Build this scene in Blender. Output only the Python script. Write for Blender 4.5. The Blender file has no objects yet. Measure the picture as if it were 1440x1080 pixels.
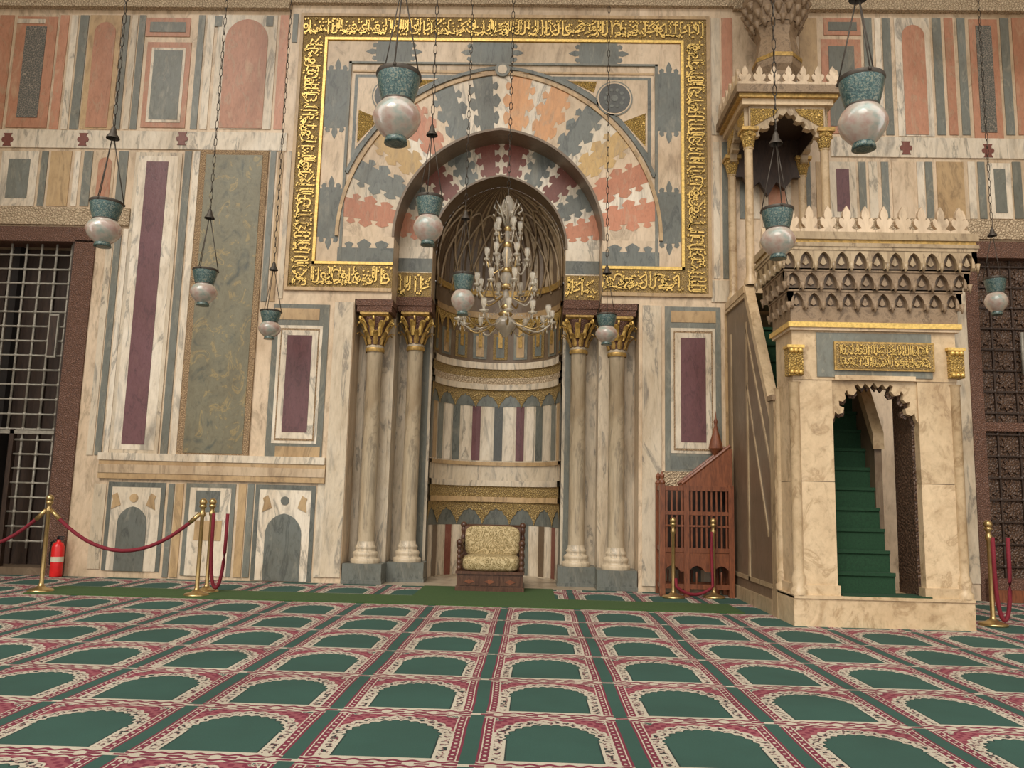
import bpy, math, random
from mathutils import Vector, Matrix, Euler
random.seed(7)
pi=math.pi
# ------------------------------------------------------------------ camera
FPX=1150.0
CAM=Vector((0,-11.4,1.2))
R=(Matrix.Rotation(math.radians(1.5),3,'Z')@Matrix.Rotation(math.radians(98.0),3,'X')@Matrix.Rotation(math.radians(1.4),3,'Z'))
cd=bpy.data.cameras.new('camera'); cam=bpy.data.objects.new('camera',cd)
bpy.context.collection.objects.link(cam)
cam.matrix_world=Matrix.Translation(CAM)@R.to_4x4()
cd.sensor_width=36; cd.lens=FPX/1440*36; cd.clip_end=200
bpy.context.scene.camera=cam
def W(px,py,y=0.0):
    """survey helper: photo point -> metric point on the vertical plane y"""
    d=R@Vector(((px-720)/FPX,-(py-540)/FPX,-1)); t=(y-CAM.y)/d.y
    return CAM+d*t
def F(px,py,z=0.0):
    d=R@Vector(((px-720)/FPX,-(py-540)/FPX,-1)); t=(z-CAM.z)/d.z
    return CAM+d*t
# ------------------------------------------------------------------ materials
class E:
    """tiny expression wrapper for math nodes"""
    def __init__(s,nt,o): s.nt=nt; s.o=o
    def op(s,k,b=None,c=None):
        n=s.nt.nodes.new('ShaderNodeMath'); n.operation=k
        for i,v in enumerate((s,b,c)):
            if v is None: continue
            if isinstance(v,E): s.nt.links.new(v.o,n.inputs[i])
            else: n.inputs[i].default_value=v
        return E(s.nt,n.outputs[0])
    def __add__(s,b): return s.op('ADD',b)
    def __sub__(s,b): return s.op('SUBTRACT',b)
    def __mul__(s,b): return s.op('MULTIPLY',b)
    def __truediv__(s,b): return s.op('DIVIDE',b)
    def lt(s,b): return s.op('LESS_THAN',b)
    def gt(s,b): return s.op('GREATER_THAN',b)
    def fr(s): return s.op('FRACT')
    def ab(s): return s.op('ABSOLUTE')
    def mx(s,b): return s.op('MAXIMUM',b)
    def mn(s,b): return s.op('MINIMUM',b)
    def cos(s): return s.op('COSINE')
    def sin(s): return s.op('SINE')
def newmat(name,rough=.5,metal=0.0):
    m=bpy.data.materials.new(name); m.use_nodes=True; nt=m.node_tree
    b=nt.nodes['Principled BSDF']; b.inputs['Roughness'].default_value=rough; b.inputs['Metallic'].default_value=metal
    return m,nt,b
def coords(nt,scale=(1,1,1)):
    tc=nt.nodes.new('ShaderNodeTexCoord'); mp=nt.nodes.new('ShaderNodeMapping')
    mp.inputs['Scale'].default_value=scale; nt.links.new(tc.outputs['Object'],mp.inputs[0]); return mp.outputs[0]
def noise(nt,vec,scale,detail=5,rough=.55,dist=0.0):
    n=nt.nodes.new('ShaderNodeTexNoise'); n.inputs['Scale'].default_value=scale; n.inputs['Detail'].default_value=detail
    n.inputs['Roughness'].default_value=rough; n.inputs['Distortion'].default_value=dist
    nt.links.new(vec,n.inputs['Vector']); return n.outputs['Fac']
def ramp(nt,fac,stops):
    r=nt.nodes.new('ShaderNodeValToRGB'); el=r.color_ramp.elements
    while len(el)<len(stops): el.new(.5)
    for e,(p,c) in zip(el,stops): e.position=p; e.color=(*c,1)
    nt.links.new(fac,r.inputs[0]); return r.outputs[0]
def mixc(nt,f,a,b,blend='MIX'):
    m=nt.nodes.new('ShaderNodeMix'); m.data_type='RGBA'; m.blend_type=blend
    for sock,v in ((m.inputs[0],f),(m.inputs[6],a),(m.inputs[7],b)):
        if isinstance(v,E): nt.links.new(v.o,sock)
        elif isinstance(v,(float,int)): sock.default_value=v
        elif isinstance(v,tuple): sock.default_value=(*v,1)
        else: nt.links.new(v,sock)
    return m.outputs[2]
def mul(c,k): return tuple(min(1,x*k) for x in c)
def marble(name,c,vein,sc=1.0,amt=.6,stretch=(1,1,.35),rough=.38,third=None,isl=True):
    m,nt,b=newmat(name,rough); v=coords(nt,stretch)
    rnd=None
    if isl:
        g=nt.nodes.new('ShaderNodeNewGeometry'); rnd=E(nt,g.outputs['Random Per Island'])
        cb=nt.nodes.new('ShaderNodeCombineXYZ')
        for i,k in enumerate((37.,11.,53.)): nt.links.new((rnd*k).o,cb.inputs[i])
        va=nt.nodes.new('ShaderNodeVectorMath'); nt.links.new(v,va.inputs[0]); nt.links.new(cb.outputs[0],va.inputs[1]); v=va.outputs[0]
    n1=noise(nt,v,2.2*sc,7,.62,1.6); n2=noise(nt,v,13*sc,5,.7,.6)
    base=ramp(nt,n1,[(.30,vein),(.44,c),(.50,mul(c,1.08)),(.56,c),(.61,third or mul(vein,.85)),(.65,c),(.78,vein)])
    col=mixc(nt,amt,c,base)
    col=mixc(nt,.7,col,ramp(nt,n2,[(.28,(.55,.50,.46)),(.45,(.87,.86,.84)),(.62,(1,1,1))]),'MULTIPLY')
    v2=coords(nt,(1,1,.6)); n3=noise(nt,v2,.9,5,.65,.6)
    col=mixc(nt,.85,col,ramp(nt,n3,[(.32,(.66,.58,.48)),(.5,(.93,.90,.85)),(.65,(1,1,1))]),'MULTIPLY')
    if rnd: 
        cc=nt.nodes.new('ShaderNodeCombineXYZ')
        for i,(k,a) in enumerate(((.22,.82),(.24,.80),(.28,.76))): nt.links.new((rnd*k+a).o,cc.inputs[i])
        col=mixc(nt,1.0,col,cc.outputs[0],'MULTIPLY')
    nt.links.new(col,b.inputs['Base Color'])
    bp=nt.nodes.new('ShaderNodeBump'); bp.inputs['Strength'].default_value=.2; bp.inputs['Distance'].default_value=.012
    nt.links.new(n2,bp.inputs['Height']); nt.links.new(bp.outputs[0],b.inputs['Normal'])
    return m
def carved(name,c,dark,sc=18,rough=.6,metal=0.0,dist=.02,strength=.8):
    m,nt,b=newmat(name,rough,metal); v=coords(nt)
    vo=nt.nodes.new('ShaderNodeTexVoronoi'); vo.feature='DISTANCE_TO_EDGE'; vo.inputs['Scale'].default_value=sc
    nt.links.new(v,vo.inputs['Vector'])
    n=noise(nt,v,sc*.7,4,.6,2.0)
    h=E(nt,vo.outputs['Distance'])*3.0+E(nt,n)*.6
    col=ramp(nt,h.o,[(.3,dark),(.55,c),(.9,mul(c,1.15))])
    nt.links.new(col,b.inputs['Base Color'])
    bp=nt.nodes.new('ShaderNodeBump'); bp.inputs['Strength'].default_value=strength; bp.inputs['Distance'].default_value=dist
    nt.links.new(h.o,bp.inputs['Height']); nt.links.new(bp.outputs[0],b.inputs['Normal'])
    return m
def wood(name,c,dark,rough=.5):
    m,nt,b=newmat(name,rough); v=coords(nt,(6,6,1.2)); n=noise(nt,v,5,5,.6,1.0)
    nt.links.new(ramp(nt,n,[(.3,dark),(.65,c)]),b.inputs['Base Color']); return m
def plain(name,c,rough=.5,metal=0.0,var=.25,sc=20):
    m,nt,b=newmat(name,rough,metal); v=coords(nt); n=noise(nt,v,sc,3,.6)
    nt.links.new(ramp(nt,n,[(.3,mul(c,1-var)),(.7,mul(c,1+var*.4))]),b.inputs['Base Color']); return m
M={}
M['cream']=marble('cream_marble',(.70,.55,.39),(.50,.38,.26),1.0,.75)
M['white']=marble('white_marble',(.80,.71,.58),(.38,.35,.30),1.5,.85,(1,1,.25))
M['white2']=marble('veined_marble',(.72,.62,.48),(.33,.30,.26),1.1,.85,(1.2,1,.3))
M['tan']=marble('tan_marble',(.56,.39,.21),(.38,.26,.14),1.2,.7)
M['grey']=marble('grey_marble',(.19,.20,.175),(.34,.33,.27),1.8,.9)
M['blue']=marble('blue_grey_marble',(.165,.18,.165),(.29,.29,.25),2,.85,third=(.09,.10,.095))
M['pink']=marble('pink_marble',(.54,.26,.16),(.62,.40,.26),1.8,.85)
M['red']=marble('salmon_marble',(.58,.24,.135),(.64,.40,.26),2,.7)
M['orange']=marble('orange_marble',(.70,.36,.16),(.6,.43,.28),1.5,.6)
M['ochre']=marble('ochre_marble',(.60,.40,.16),(.5,.37,.22),1.5,.7)
M['purple']=marble('porphyry',(.165,.07,.078),(.21,.10,.10),3,.7,(1,1,.4),rough=.3,third=(.10,.042,.05))
M['slab']=marble('green_breccia',(.20,.185,.12),(.10,.108,.085),1.5,1.0,(1,1,.7),third=(.36,.28,.13))
M['dred']=marble('maroon_marble',(.22,.07,.05),(.32,.14,.10),3,.6)
M['dark']=marble('dark_grey_stone',(.085,.09,.085),(.15,.15,.135),3,.7)
M['sooty']=marble('aged_marble',(.46,.35,.22),(.26,.18,.105),1.6,.9)
M['beige']=marble('minbar_marble',(.70,.54,.35),(.50,.35,.20),1.0,.75,(1,1,.8),third=(.44,.30,.165))
M['shaft']=marble('column_marble',(.66,.56,.42),(.40,.35,.28),1.5,.75,(1.4,1.4,.22),isl=True)
M['brown']=marble('brown_marble',(.19,.135,.09),(.29,.215,.145),1.2,.8)
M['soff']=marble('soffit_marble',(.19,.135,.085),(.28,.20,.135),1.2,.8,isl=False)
M['dome1']=marble('dark_marble_with_shade',(.13,.085,.05),(.2,.135,.085),2,.8)  # dark ray marble, deepened to carry niche shade; also backs muqarnas recesses
M['dome2']=marble('dome_light_marble_with_shade',(.44,.33,.21),(.25,.18,.11),2,.8)  # pale ray marble, dimmed so the hood's shade is in its colour
M['mosaic']=carved('speckled_mosaic',(.085,.08,.065),(.33,.27,.20),30,.5,dist=.002)
M['cornice']=carved('carved_cornice_stone',(.56,.43,.28),(.26,.17,.095),26,.7)
M['bframe']=carved('carved_brown_border',(.36,.24,.13),(.12,.07,.035),40,.7,dist=.008)
M['muq']=marble('muqarnas_stone',(.33,.235,.15),(.18,.12,.075),3,.8,(1,1,1),.6)
M['gold']=plain('gilding',(.82,.55,.16),.36,.5,.35,30)
M['goldg']=carved('gilded_arabesque_ground',(.33,.215,.07),(.09,.06,.03),46,.5,.2,dist=.006)
M['goldc']=carved('gilded_carving',(.58,.38,.11),(.12,.07,.03),34,.42,.4,dist=.02)
M['goldn']=carved('niche_gilded_carving',(.42,.29,.11),(.12,.08,.04),34,.5,.25,dist=.015)
M['goldd']=plain('aged_gilding',(.50,.31,.09),.45,.4,.5,26)
M['brass']=plain('brass',(.55,.39,.17),.28,.85,.2)
M['iron']=plain('grey_iron',(.36,.33,.27),.5,.3,.3)
M['chain']=plain('dark_chain',(.09,.075,.06),.55,.6,.3)
M['dwood']=carved('dark_carved_wood',(.10,.055,.032),(.025,.012,.008),26,.5,dist=.012)
M['fwood']=carved('carved_door_frame_wood',(.17,.085,.055),(.06,.025,.015),40,.55,dist=.01)
M['black']=plain('dark_interior',(.018,.013,.010),.8,0)
M['shut_shade']=wood('dark_shutter_wood_kiosk_shade',(.055,.03,.018),(.02,.011,.007))  # shutter timber; in the kiosk its dark tone stands in for shade
M['wood']=wood('kursi_wood',(.24,.078,.032),(.11,.034,.015),.4)
M['woodd']=wood('chair_wood',(.12,.055,.03),(.05,.02,.012),.35)
M['rope']=plain('velvet_rope',(.20,.01,.022),.8,0,.3,80)
M['redp']=plain('red_paint',(.75,.02,.02),.3,0,.1)
M['blackp']=plain('black_plastic',(.02,.02,.02),.4,0,.1)
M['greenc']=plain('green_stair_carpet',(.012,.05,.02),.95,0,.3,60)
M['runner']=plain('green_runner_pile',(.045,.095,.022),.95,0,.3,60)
M['floor']=marble('floor_marble',(.5,.42,.32),(.3,.25,.2),1,.7,(1,1,1))
M['canc']=plain('candle_sleeve',(.70,.63,.48),.5,0,.1)
m,nt,b=newmat('crystal_glass',.08); b.inputs['Base Color'].default_value=(.82,.76,.64,1); b.inputs['Transmission Weight'].default_value=.7; b.inputs['IOR'].default_value=1.42; M['crystal']=m
m,nt,b=newmat('milky_lamp_glass',.18); v=coords(nt,(1,1,1)); n=noise(nt,v,9,4,.6)
nt.links.new(ramp(nt,n,[(.35,(.44,.28,.23)),(.52,(.50,.43,.36)),(.68,(.30,.37,.32))]),b.inputs['Base Color']); b.inputs['Transmission Weight'].default_value=.2; M['milk']=m
m,nt,b=newmat('turquoise_enamel',.3); v=coords(nt,(1,1,1)); n=noise(nt,v,34,3,.6,2.5)
nt.links.new(ramp(nt,n,[(.42,(.03,.06,.06)),(.52,(.06,.13,.125)),(.60,(.20,.21,.16))]),b.inputs['Base Color']); M['turq']=m
m,nt,b=newmat('brocade',.75); v=coords(nt); n=noise(nt,v,13,2,.5,3.5)
nt.links.new(ramp(nt,n,[(.40,(.56,.44,.24)),(.46,(.52,.40,.21)),(.50,(.18,.13,.045)),(.56,(.22,.16,.06)),(.60,(.48,.36,.18))]),b.inputs['Base Color']); M['brocade']=m
# prayer carpet
m,nt,b=newmat('prayer_carpet_pile',.95)
tc=nt.nodes.new('ShaderNodeTexCoord'); sp=nt.nodes.new('ShaderNodeSeparateXYZ'); nt.links.new(tc.outputs['Object'],sp.inputs[0])
X=E(nt,sp.outputs[0]); Y=E(nt,sp.outputs[1])
CW,CH=.81,.90
wob=E(nt,noise(nt,tc.outputs['Object'],.6,2))
u=((X+(wob-.5)*.06+.27+50*CW)/CW).fr()-.5; v=((Y+(wob-.5)*.05+50*CH+.30)/CH).fr()
xm=u*CW; ym=v*CH
ax=xm.ab()
GREEN=(.032,.098,.075); CRIM=(.21,.024,.052); CRM=(.62,.56,.44); DG=(.012,.035,.03)
fl=noise(nt,tc.outputs['Object'],26,2,.5,1.0)
ground=ramp(nt,fl,[(.42,CRIM),(.47,CRIM),(.5,CRM),(.56,CRM),(.6,GREEN)])
dy=(ym-.42).mx(0.0)/.30; dx=xm/.245
ang=dy.op('ARCTAN2',dx.ab())
Er=((dx*dx+dy*dy).op('SQRT'))+(ang*13.0).cos().ab()*-.07*dy.gt(.01)+.02
col=ground
def over(mask,c):
    global col
    col=mixc(nt,mask,col,c)
white_fl=ramp(nt,noise(nt,tc.outputs['Object'],38,2,.5,.6),[(.40,CRM),(.50,CRM),(.54,CRIM),(.60,DG)])
over(Er.lt(1.62),CRIM)
vinec=ramp(nt,(((X*95.0).sin()*(Y*80.0).sin())).o,[(.0,(.34,.09,.11)),(.4,CRIM),(.62,CRIM)])
over(Er.lt(1.56),vinec)
over(Er.lt(1.27),CRM)
over(Er.lt(1.22),white_fl)
over(Er.lt(1.05),CRM)
over(Er.lt(.985),DG)
over(Er.lt(.95),GREEN)
side=ax.gt(.305)
dots=((Y*105.0).sin()*((ax-.328)*130.0).cos())
over(side,CRIM)
over(side*dots.gt(.45),CRM)
over(ax.gt(.302)*ax.lt(.309),CRM)
over(ax.gt(.347),CRM)
over(ax.gt(.353),CRIM)
over(ax.gt(.366),GREEN)
yb=ym.mn((ym*-1.0)+CH)
over(yb.lt(.062)*ax.lt(.366),CRM)
zz=((X*(2*pi/.09)).sin()*.010+.036)
over(((yb-zz).ab()).lt(.013)*ax.lt(.366),CRIM)
over((yb.lt(.018)),CRM)
over((yb.lt(.012))*(((X*50.0).sin()).gt(-.2)),CRIM)
over((ym.gt(.062))*(ym.lt(.085))*ax.lt(.30),CRM)
big=noise(nt,tc.outputs['Object'],1.3,4,.6)
col=mixc(nt,.8,col,ramp(nt,big,[(.3,(.74,.72,.70)),(.65,(1,1,1))]),'MULTIPLY')
fine=noise(nt,tc.outputs['Object'],140,2,.6)
col=mixc(nt,.5,col,ramp(nt,fine,[(.3,(.6,.6,.6)),(.7,(1,1,1))]),'MULTIPLY')
nt.links.new(col,b.inputs['Base Color']); M['carpet']=m
# ------------------------------------------------------------------ builder
class B:
    def __init__(s): s.v=[]; s.f=[]; s.m=[]; s.mats=[]; s.T=None; s.smooth=[]
    def mi(s,k):
        if k not in s.mats: s.mats.append(k)
        return s.mats.index(k)
    def add(s,vs,fs,k,sm=False):
        o=len(s.v)
        for p in vs:
            p=Vector(p); s.v.append(s.T@p if s.T else p)
        i=s.mi(k)
        for f in fs: s.f.append([o+a for a in f]); s.m.append(i); s.smooth.append(sm)
    def box(s,x0,x1,y0,y1,z0,z1,k):
        x0,x1=sorted((x0,x1)); y0,y1=sorted((y0,y1)); z0,z1=sorted((z0,z1))
        s.add([(x0,y0,z0),(x1,y0,z0),(x1,y1,z0),(x0,y1,z0),(x0,y0,z1),(x1,y0,z1),(x1,y1,z1),(x0,y1,z1)],
              [(0,3,2,1),(4,5,6,7),(0,1,5,4),(1,2,6,5),(2,3,7,6),(3,0,4,7)],k)
    def prism(s,pts,y0,y1,k,k2=None):
        a=sum(pts[i][0]*pts[(i+1)%len(pts)][1]-pts[(i+1)%len(pts)][0]*pts[i][1] for i in range(len(pts)))
        if a<0: pts=pts[::-1]
        n=len(pts)
        s.add([(x,y0,z) for x,z in pts],[list(range(n))],k)
        s.add([(x,y0,z) for x,z in pts]+[(x,y1,z) for x,z in pts],
              [(i,n+i,n+(i+1)%n,(i+1)%n) for i in range(n)]+[list(range(2*n-1,n-1,-1))],k2 or k)
    def prismx(s,pts,x0,x1,k):
        T=s.T; Q=Matrix(((0,1,0,0),(1,0,0,0),(0,0,1,0),(0,0,0,1)))
        s.T=(T@Q) if T else Q
        s.prism(pts,x0,x1,k); s.T=T
    def lathe(s,prof,c,k,seg=20,sm=True,a0=0,a1=2*pi,rot=0):
        vs=[];fs=[]; full=abs(a1-a0-2*pi)<1e-6; n=seg if full else seg+1
        for r,z in prof:
            for i in range(n):
                a=a0+(a1-a0)*i/seg+rot; vs.append((c[0]+r*math.cos(a),c[1]+r*math.sin(a),c[2]+z))
        for j in range(len(prof)-1):
            for i in range(seg):
                p=j*n+i; q=j*n+(i+1)%n
                fs.append((p,q,q+n,p+n))
        s.add(vs,fs,k,sm)
    def tube(s,pts,r,k,seg=6,sm=True):
        pts=[Vector(p) for p in pts]; vs=[];fs=[]; n=len(pts); rr=r if isinstance(r,(list,tuple)) else [r]*n
        for i,p in enumerate(pts):
            d=(pts[min(i+1,n-1)]-pts[max(i-1,0)]).normalized()
            a=d.cross(Vector((0,0,1)))
            if a.length<.05: a=d.cross(Vector((1,0,0)))
            a.normalize(); b_=d.cross(a)
            for j in range(seg):
                t=2*pi*j/seg; vs.append(p+(a*math.cos(t)+b_*math.sin(t))*rr[i])
        for i in range(n-1):
            for j in range(seg):
                fs.append((i*seg+j,i*seg+(j+1)%seg,(i+1)*seg+(j+1)%seg,(i+1)*seg+j))
        fs.append(list(range(seg))[::-1]); fs.append([(n-1)*seg+j for j in range(seg)])
        s.add(vs,fs,k,sm)
    def ball(s,c,r,k,seg=10,sz=1.0):
        s.lathe([(max(.0005,r*math.sin(pi*i/6)),-r*sz*math.cos(pi*i/6)) for i in range(7)],c,k,seg)
    def obj(s,name,parent=None,loc=None,bevel=0):
        me=bpy.data.meshes.new(name)
        off=Vector(loc) if loc is not None else Vector((0,0,0))
        me.from_pydata([tuple(p-off) for p in s.v],[],s.f)
        for k in s.mats: me.materials.append(M[k])
        me.polygons.foreach_set('material_index',s.m); me.polygons.foreach_set('use_smooth',s.smooth)
        me.update()
        o=bpy.data.objects.new(name,me); o.location=off; bpy.context.collection.objects.link(o)
        if bevel:
            md=o.modifiers.new('bevel','BEVEL'); md.width=bevel; md.segments=2; md.limit_method='ANGLE'
        if parent: o.parent=parent
        return o
def ribbon(b,pts,w,y0,y1,k):
    n=len(pts); L=[];Rr=[]
    for i,(x,z) in enumerate(pts):
        a=pts[max(i-1,0)]; c=pts[min(i+1,n-1)]
        dx,dz=c[0]-a[0],c[1]-a[1]; l=math.hypot(dx,dz) or 1
        ww=w*(.55+.45*math.sin(pi*(i+.6)/(n+.2)))
        L.append((x-dz/l*ww/2,z+dx/l*ww/2)); Rr.append((x+dz/l*ww/2,z-dx/l*ww/2))
    for i in range(n-1):
        q=[L[i],Rr[i],Rr[i+1],L[i+1]]
        b.add([(x,y0,z) for x,z in q]+[(x,y1,z) for x,z in q],[(0,1,2,3),(0,4,5,1),(2,6,7,3)],k)
def arc(cx,cz,r,a0,a1,n=7,rz=None):
    rz=rz or r
    return [(cx+r*math.cos(math.radians(a0+(a1-a0)*i/n)),cz+rz*math.sin(math.radians(a0+(a1-a0)*i/n))) for i in range(n+1)]
def glyph(kind):
    if kind==0: return [[(0,.12),(.01,.5),(-.02,.95)]]
    if kind==1: return [[(.0,.95),(.02,.4)]+arc(-.18,.32,.2,10,-170,7,.22)]
    if kind==2: return [arc(0,.35,.26,20,-200,8,.22),[(-.02,.55),(.03,.6)]]
    if kind==3: return [arc(0,.5,.13,0,360,9),[(.12,.45),(.2,.3),(.05,.15),(-.3,.12)]]
    if kind==4: return [[(.35,.9),(-.05,.62),(.15,.42),(-.3,.25)]]
    if kind==5: return [[(.3,.3),(.15,.22),(.05,.42),(-.04,.22),(-.14,.42),(-.22,.22),(-.4,.3)]]
    if kind==6: return [[(0,.95),(.0,.3),(-.1,.2)],[(-.15,.95),(-.15,.4),(-.3,.3)]]
    return [arc(.0,.68,.22,-20,200,7,.18),[(.2,.62),(.25,.3),(-.1,.2)]]
def calligraphy(b,org,du,dv,length,h,y0,y1,k='gold',dens=1.4,wt=.08):
    s=.12*h
    while s<length-.15*h:
        for g in glyph(random.choice([0,0,1,1,2,3,4,5,6,7])):
            sc=h*random.uniform(.8,.95)
            pts=[]
            for (x,t) in g:
                xx=min(max(s+x*h*.8,.03*h),length-.03*h); tt=min(max((t-.5)*sc+.5*h,.04*h),.96*h)
                pts.append((org[0]+du[0]*xx+dv[0]*tt,org[1]+du[1]*xx+dv[1]*tt))
            ribbon(b,pts,h*wt,y0,y1,k)
        for _ in range(3):
            xx=min(max(s+random.uniform(-.2,.2)*h,.05*h),length-.08*h); tt=random.choice([.08,.88,.7,.5])*h+random.uniform(-.03,.03)*h
            a=(org[0]+du[0]*xx+dv[0]*tt,org[1]+du[1]*xx+dv[1]*tt)
            c=(a[0]+(du[0]+dv[0])*h*.06,a[1]+(du[1]+dv[1])*h*.06)
            ribbon(b,[a,((a[0]+c[0])/2,(a[1]+c[1])/2),c],h*.08,y0,y1,k)
        s+=h*random.uniform(.25,.36)/dens
def AP(a,h,u):
    c=(h*h-a*a)/(2*a); Rr=a+c; fm=math.acos(c/Rr)
    m=u>.5; uu=(1-u) if m else u
    f=fm*uu*2; x=-c+Rr*math.cos(f); z=Rr*math.sin(f)
    return (-x if m else x, z)
# ------------------------------------------------------------------ key dimensions
X0=(W(706,100,0).x+W(689,780,0).x)/2
Zs=W(700,374,0).z          # impost level
ZA=W(700,336,0).z          # arch springing (stilted)
A1=(W(846,370,0).x-W(552,370,0).x)/2
h1=W(706,184,0).z-ZA
AX=(W(928,350,0).x-W(477,340,0).x)/2
hX=W(706,106,0).z-ZA
y2=.45; y3=.85
A2=(W(793,385,y2).x-W(606,385,y2).x)/2
h2=W(706,249,y2).z-ZA
h1=max(h1,A1*1.03); h2=max(h2,A2*1.08); hX=max(hX,AX*1.02)
AR=(W(899,600,0).x-W(491,600,0).x)/2
ZI=W(700,424,0).z     # top of column recess
ZT=13.0
XL,XR=-9.6,9.6
dl0,dl1=W(-110,560).x,W(108,560).x; dlz=W(60,338).z
dr0,dr1=W(1372,600).x,W(1640,600).x; drz=W(1430,362).z
# ------------------------------------------------------------------ wall_back
b=B(); k='cream'
b.box(XL,dl0,0,.6,0,ZT,k); b.box(dl0,dl1,0,.6,dlz,ZT,k)
b.box(dl1,X0-AR,0,1.0,0,ZT,k)
b.box(X0+AR,dr0,0,1.0,0,ZT,k); b.box(dr0,dr1,0,.6,drz,ZT,k); b.box(dr1,XR,0,.6,0,ZT,k)
for s in (-1,1):
    b.box(X0+s*AR,X0+s*A1,0,y2,ZI,Zs,k)
    b.box(X0+s*AR,X0+s*A1,y2,1.0,0,Zs,'white2')
    b.box(X0+s*A1,X0+s*A2,y2,y3,ZI-.02,ZA,k)
    b.box(X0+s*A1,X0+s*A2,y3,1.05,0,Zs,'white2')
    b.box(X0+s*AR,X0+s*A1,0,1.0,Zs,ZT,k)
N=48
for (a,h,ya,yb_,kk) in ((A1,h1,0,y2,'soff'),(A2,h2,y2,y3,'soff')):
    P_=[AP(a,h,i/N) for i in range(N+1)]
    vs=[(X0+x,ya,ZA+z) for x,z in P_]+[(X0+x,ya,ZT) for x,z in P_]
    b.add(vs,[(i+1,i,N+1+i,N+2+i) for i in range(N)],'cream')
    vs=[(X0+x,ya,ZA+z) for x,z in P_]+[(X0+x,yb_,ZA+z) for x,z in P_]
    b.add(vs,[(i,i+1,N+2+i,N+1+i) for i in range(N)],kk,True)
for s in (-1,1):
    b.add([(X0+s*A2,y2,ZA),(X0+s*A1,y2,ZA),(X0+s*A1,y2,ZA+h1),(X0+s*A2,y2,ZA+h1)],[(0,1,2,3)],'cream')
TH=.014
def P(x0,y0,x1,y1,k,t=TH):
    ym=(y0+y1)/2; xm=(x0+x1)/2
    b.box(W(x0,ym).x,W(x1,ym).x,-t,.01,W(xm,y1).z,W(xm,y0).z,k)
def PA(x0,y0,x1,y1,k,t=TH):
    ym=(y0+y1)/2; xm=(x0+x1)/2
    xa,xb=W(x0,ym).x,W(x1,ym).x; z0,z1=W(xm,y1).z,W(xm,y0).z; a=(xb-xa)/2; cx=(xa+xb)/2
    pts=[(xa,z0),(xb,z0)]+[(cx+p[0],z1-a*1.05+p[1]) for p in [AP(a,a*1.05,i/12) for i in range(13)]]
    b.prism(pts,-t,.01,k)
def frame(x0,y0,x1,y1,ko,ki,w=9,t=TH):
    P(x0,y0,x1,y1,ko,t); P(x0+w,y0+w,x1-w,y1-w,ki,t+.008)
for x0,x1,kk in [(-150,-130,'grey'),(-120,-80,'pink'),(-70,-58,'grey'),(-50,-12,'white2'),(-8,12,'pink'),(78,90,'pink'),(94,103,'white'),(106,118,'grey'),(167,176,'grey'),(180,188,'white'),(190,199,'grey'),(274,283,'grey'),(287,297,'white'),(390,402,'pink')]:
    P(x0,22,x1,182,kk)
frame(17,24,74,180,'pink','mosaic',14); P(26,28,65,34,'white',.024)
P(120,22,165,182,'tan'); PA(128,32,158,180,'pink',.022)
frame(206,26,268,52,'pink','grey',6); P(203,60,265,180,'pink'); P(210,68,258,173,'white',.02); P(214,72,254,169,'grey',.026)
P(302,22,386,182,'white'); PA(314,28,374,181,'pink',.024)
for cx in (308,380): P(cx-5,24,cx+5,38,'grey',.024)
for xa,xb in ((-160,410),(1030,1700)):
    xm=(xa+xb)/2
    b.box(W(xa,8).x,W(xb,8).x,-.10,.02,W(xm,14 if xa<0 else 20).z,W(xm,-8).z,'cornice')
    b.box(W(xa,8).x,W(xb,8).x,-.14,.02,W(xm,-8).z,W(xm,-30).z,'cream')
b.box(W(410,8).x,W(1030,8).x,-.08,.02,W(706,10).z,W(706,-12).z,'cornice')
def band(xa,xb,y0,y1,k,t): 
    xm=(xa+xb)/2; b.box(W(xa,(y0+y1)/2).x,W(xb,(y0+y1)/2).x,-t,.01,W(xm,y1).z,W(xm,y0).z,k)
band(-160,404,184,209,'white',.022); band(1168,1700,196,224,'white',.022)
def step_orn(cx,cy,w=7.5,hh=10,k='dred'):
    p=W(cx,cy); a=w/101; c=hh/101
    pts=[(-a,-c*.35),(-a*.65,-c*.35),(-a*.65,-c*.7),(-a*.9,-c),(a*.9,-c),(a*.65,-c*.7),(a*.65,-c*.35),(a,-c*.35),(a*1.2,0),(a,c*.35),(a*.65,c*.35),(a*.65,c*.7),(a*.9,c),(-a*.9,c),(-a*.65,c*.7),(-a*.65,c*.35),(-a,c*.35),(-a*1.2,0)]
    b.prism([(p.x+x,p.z+z) for x,z in pts],-.032,.0,k)
for cx,cy in ((-120,196),(12,197),(118,197),(257,196),(1273,209),(1388,213),(1500,215)): step_orn(cx,cy)
frame(0,213,52,290,'white','grey',11)
for x0,x1,kk in [(-150,-110,'tan'),(-100,-90,'grey'),(-80,-30,'pink'),(-22,-8,'grey'),(56,65,'grey'),(69,98,'tan'),(103,111,'white'),(116,128,'grey'),(132,160,'cream'),(165,178,'grey')]:
    P(x0,213,x1,290,kk)
PA(137,222,156,288,'pink',.022)
band(-160,184,292,316,'cornice',.05)
for x0,x1,kk in [(137,146,'white2'),(148,157,'grey'),(160,167,'white')]:
    P(x0,322,x1,640,kk)
for x0,x1,kk in [(243,253,'grey'),(256,265,'white'),(366,374,'grey'),(377,385,'tan')]:
    P(x0,213,x1,640,kk) if x0<300 else P(x0+8,213,x1+8,424,kk)
P(173,215,240,638,'white2',.022); P(178,220,235,633,'white',.026); P(190,228,221,625,'purple',.034)
P(266,212,364,645,'bframe',.03); P(275,219,356,638,'slab',.038)
band(140,458,650,676,'tan',.045); band(140,458,656,668,'cream',.055)
band(140,458,640,650,'white',.06)
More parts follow.
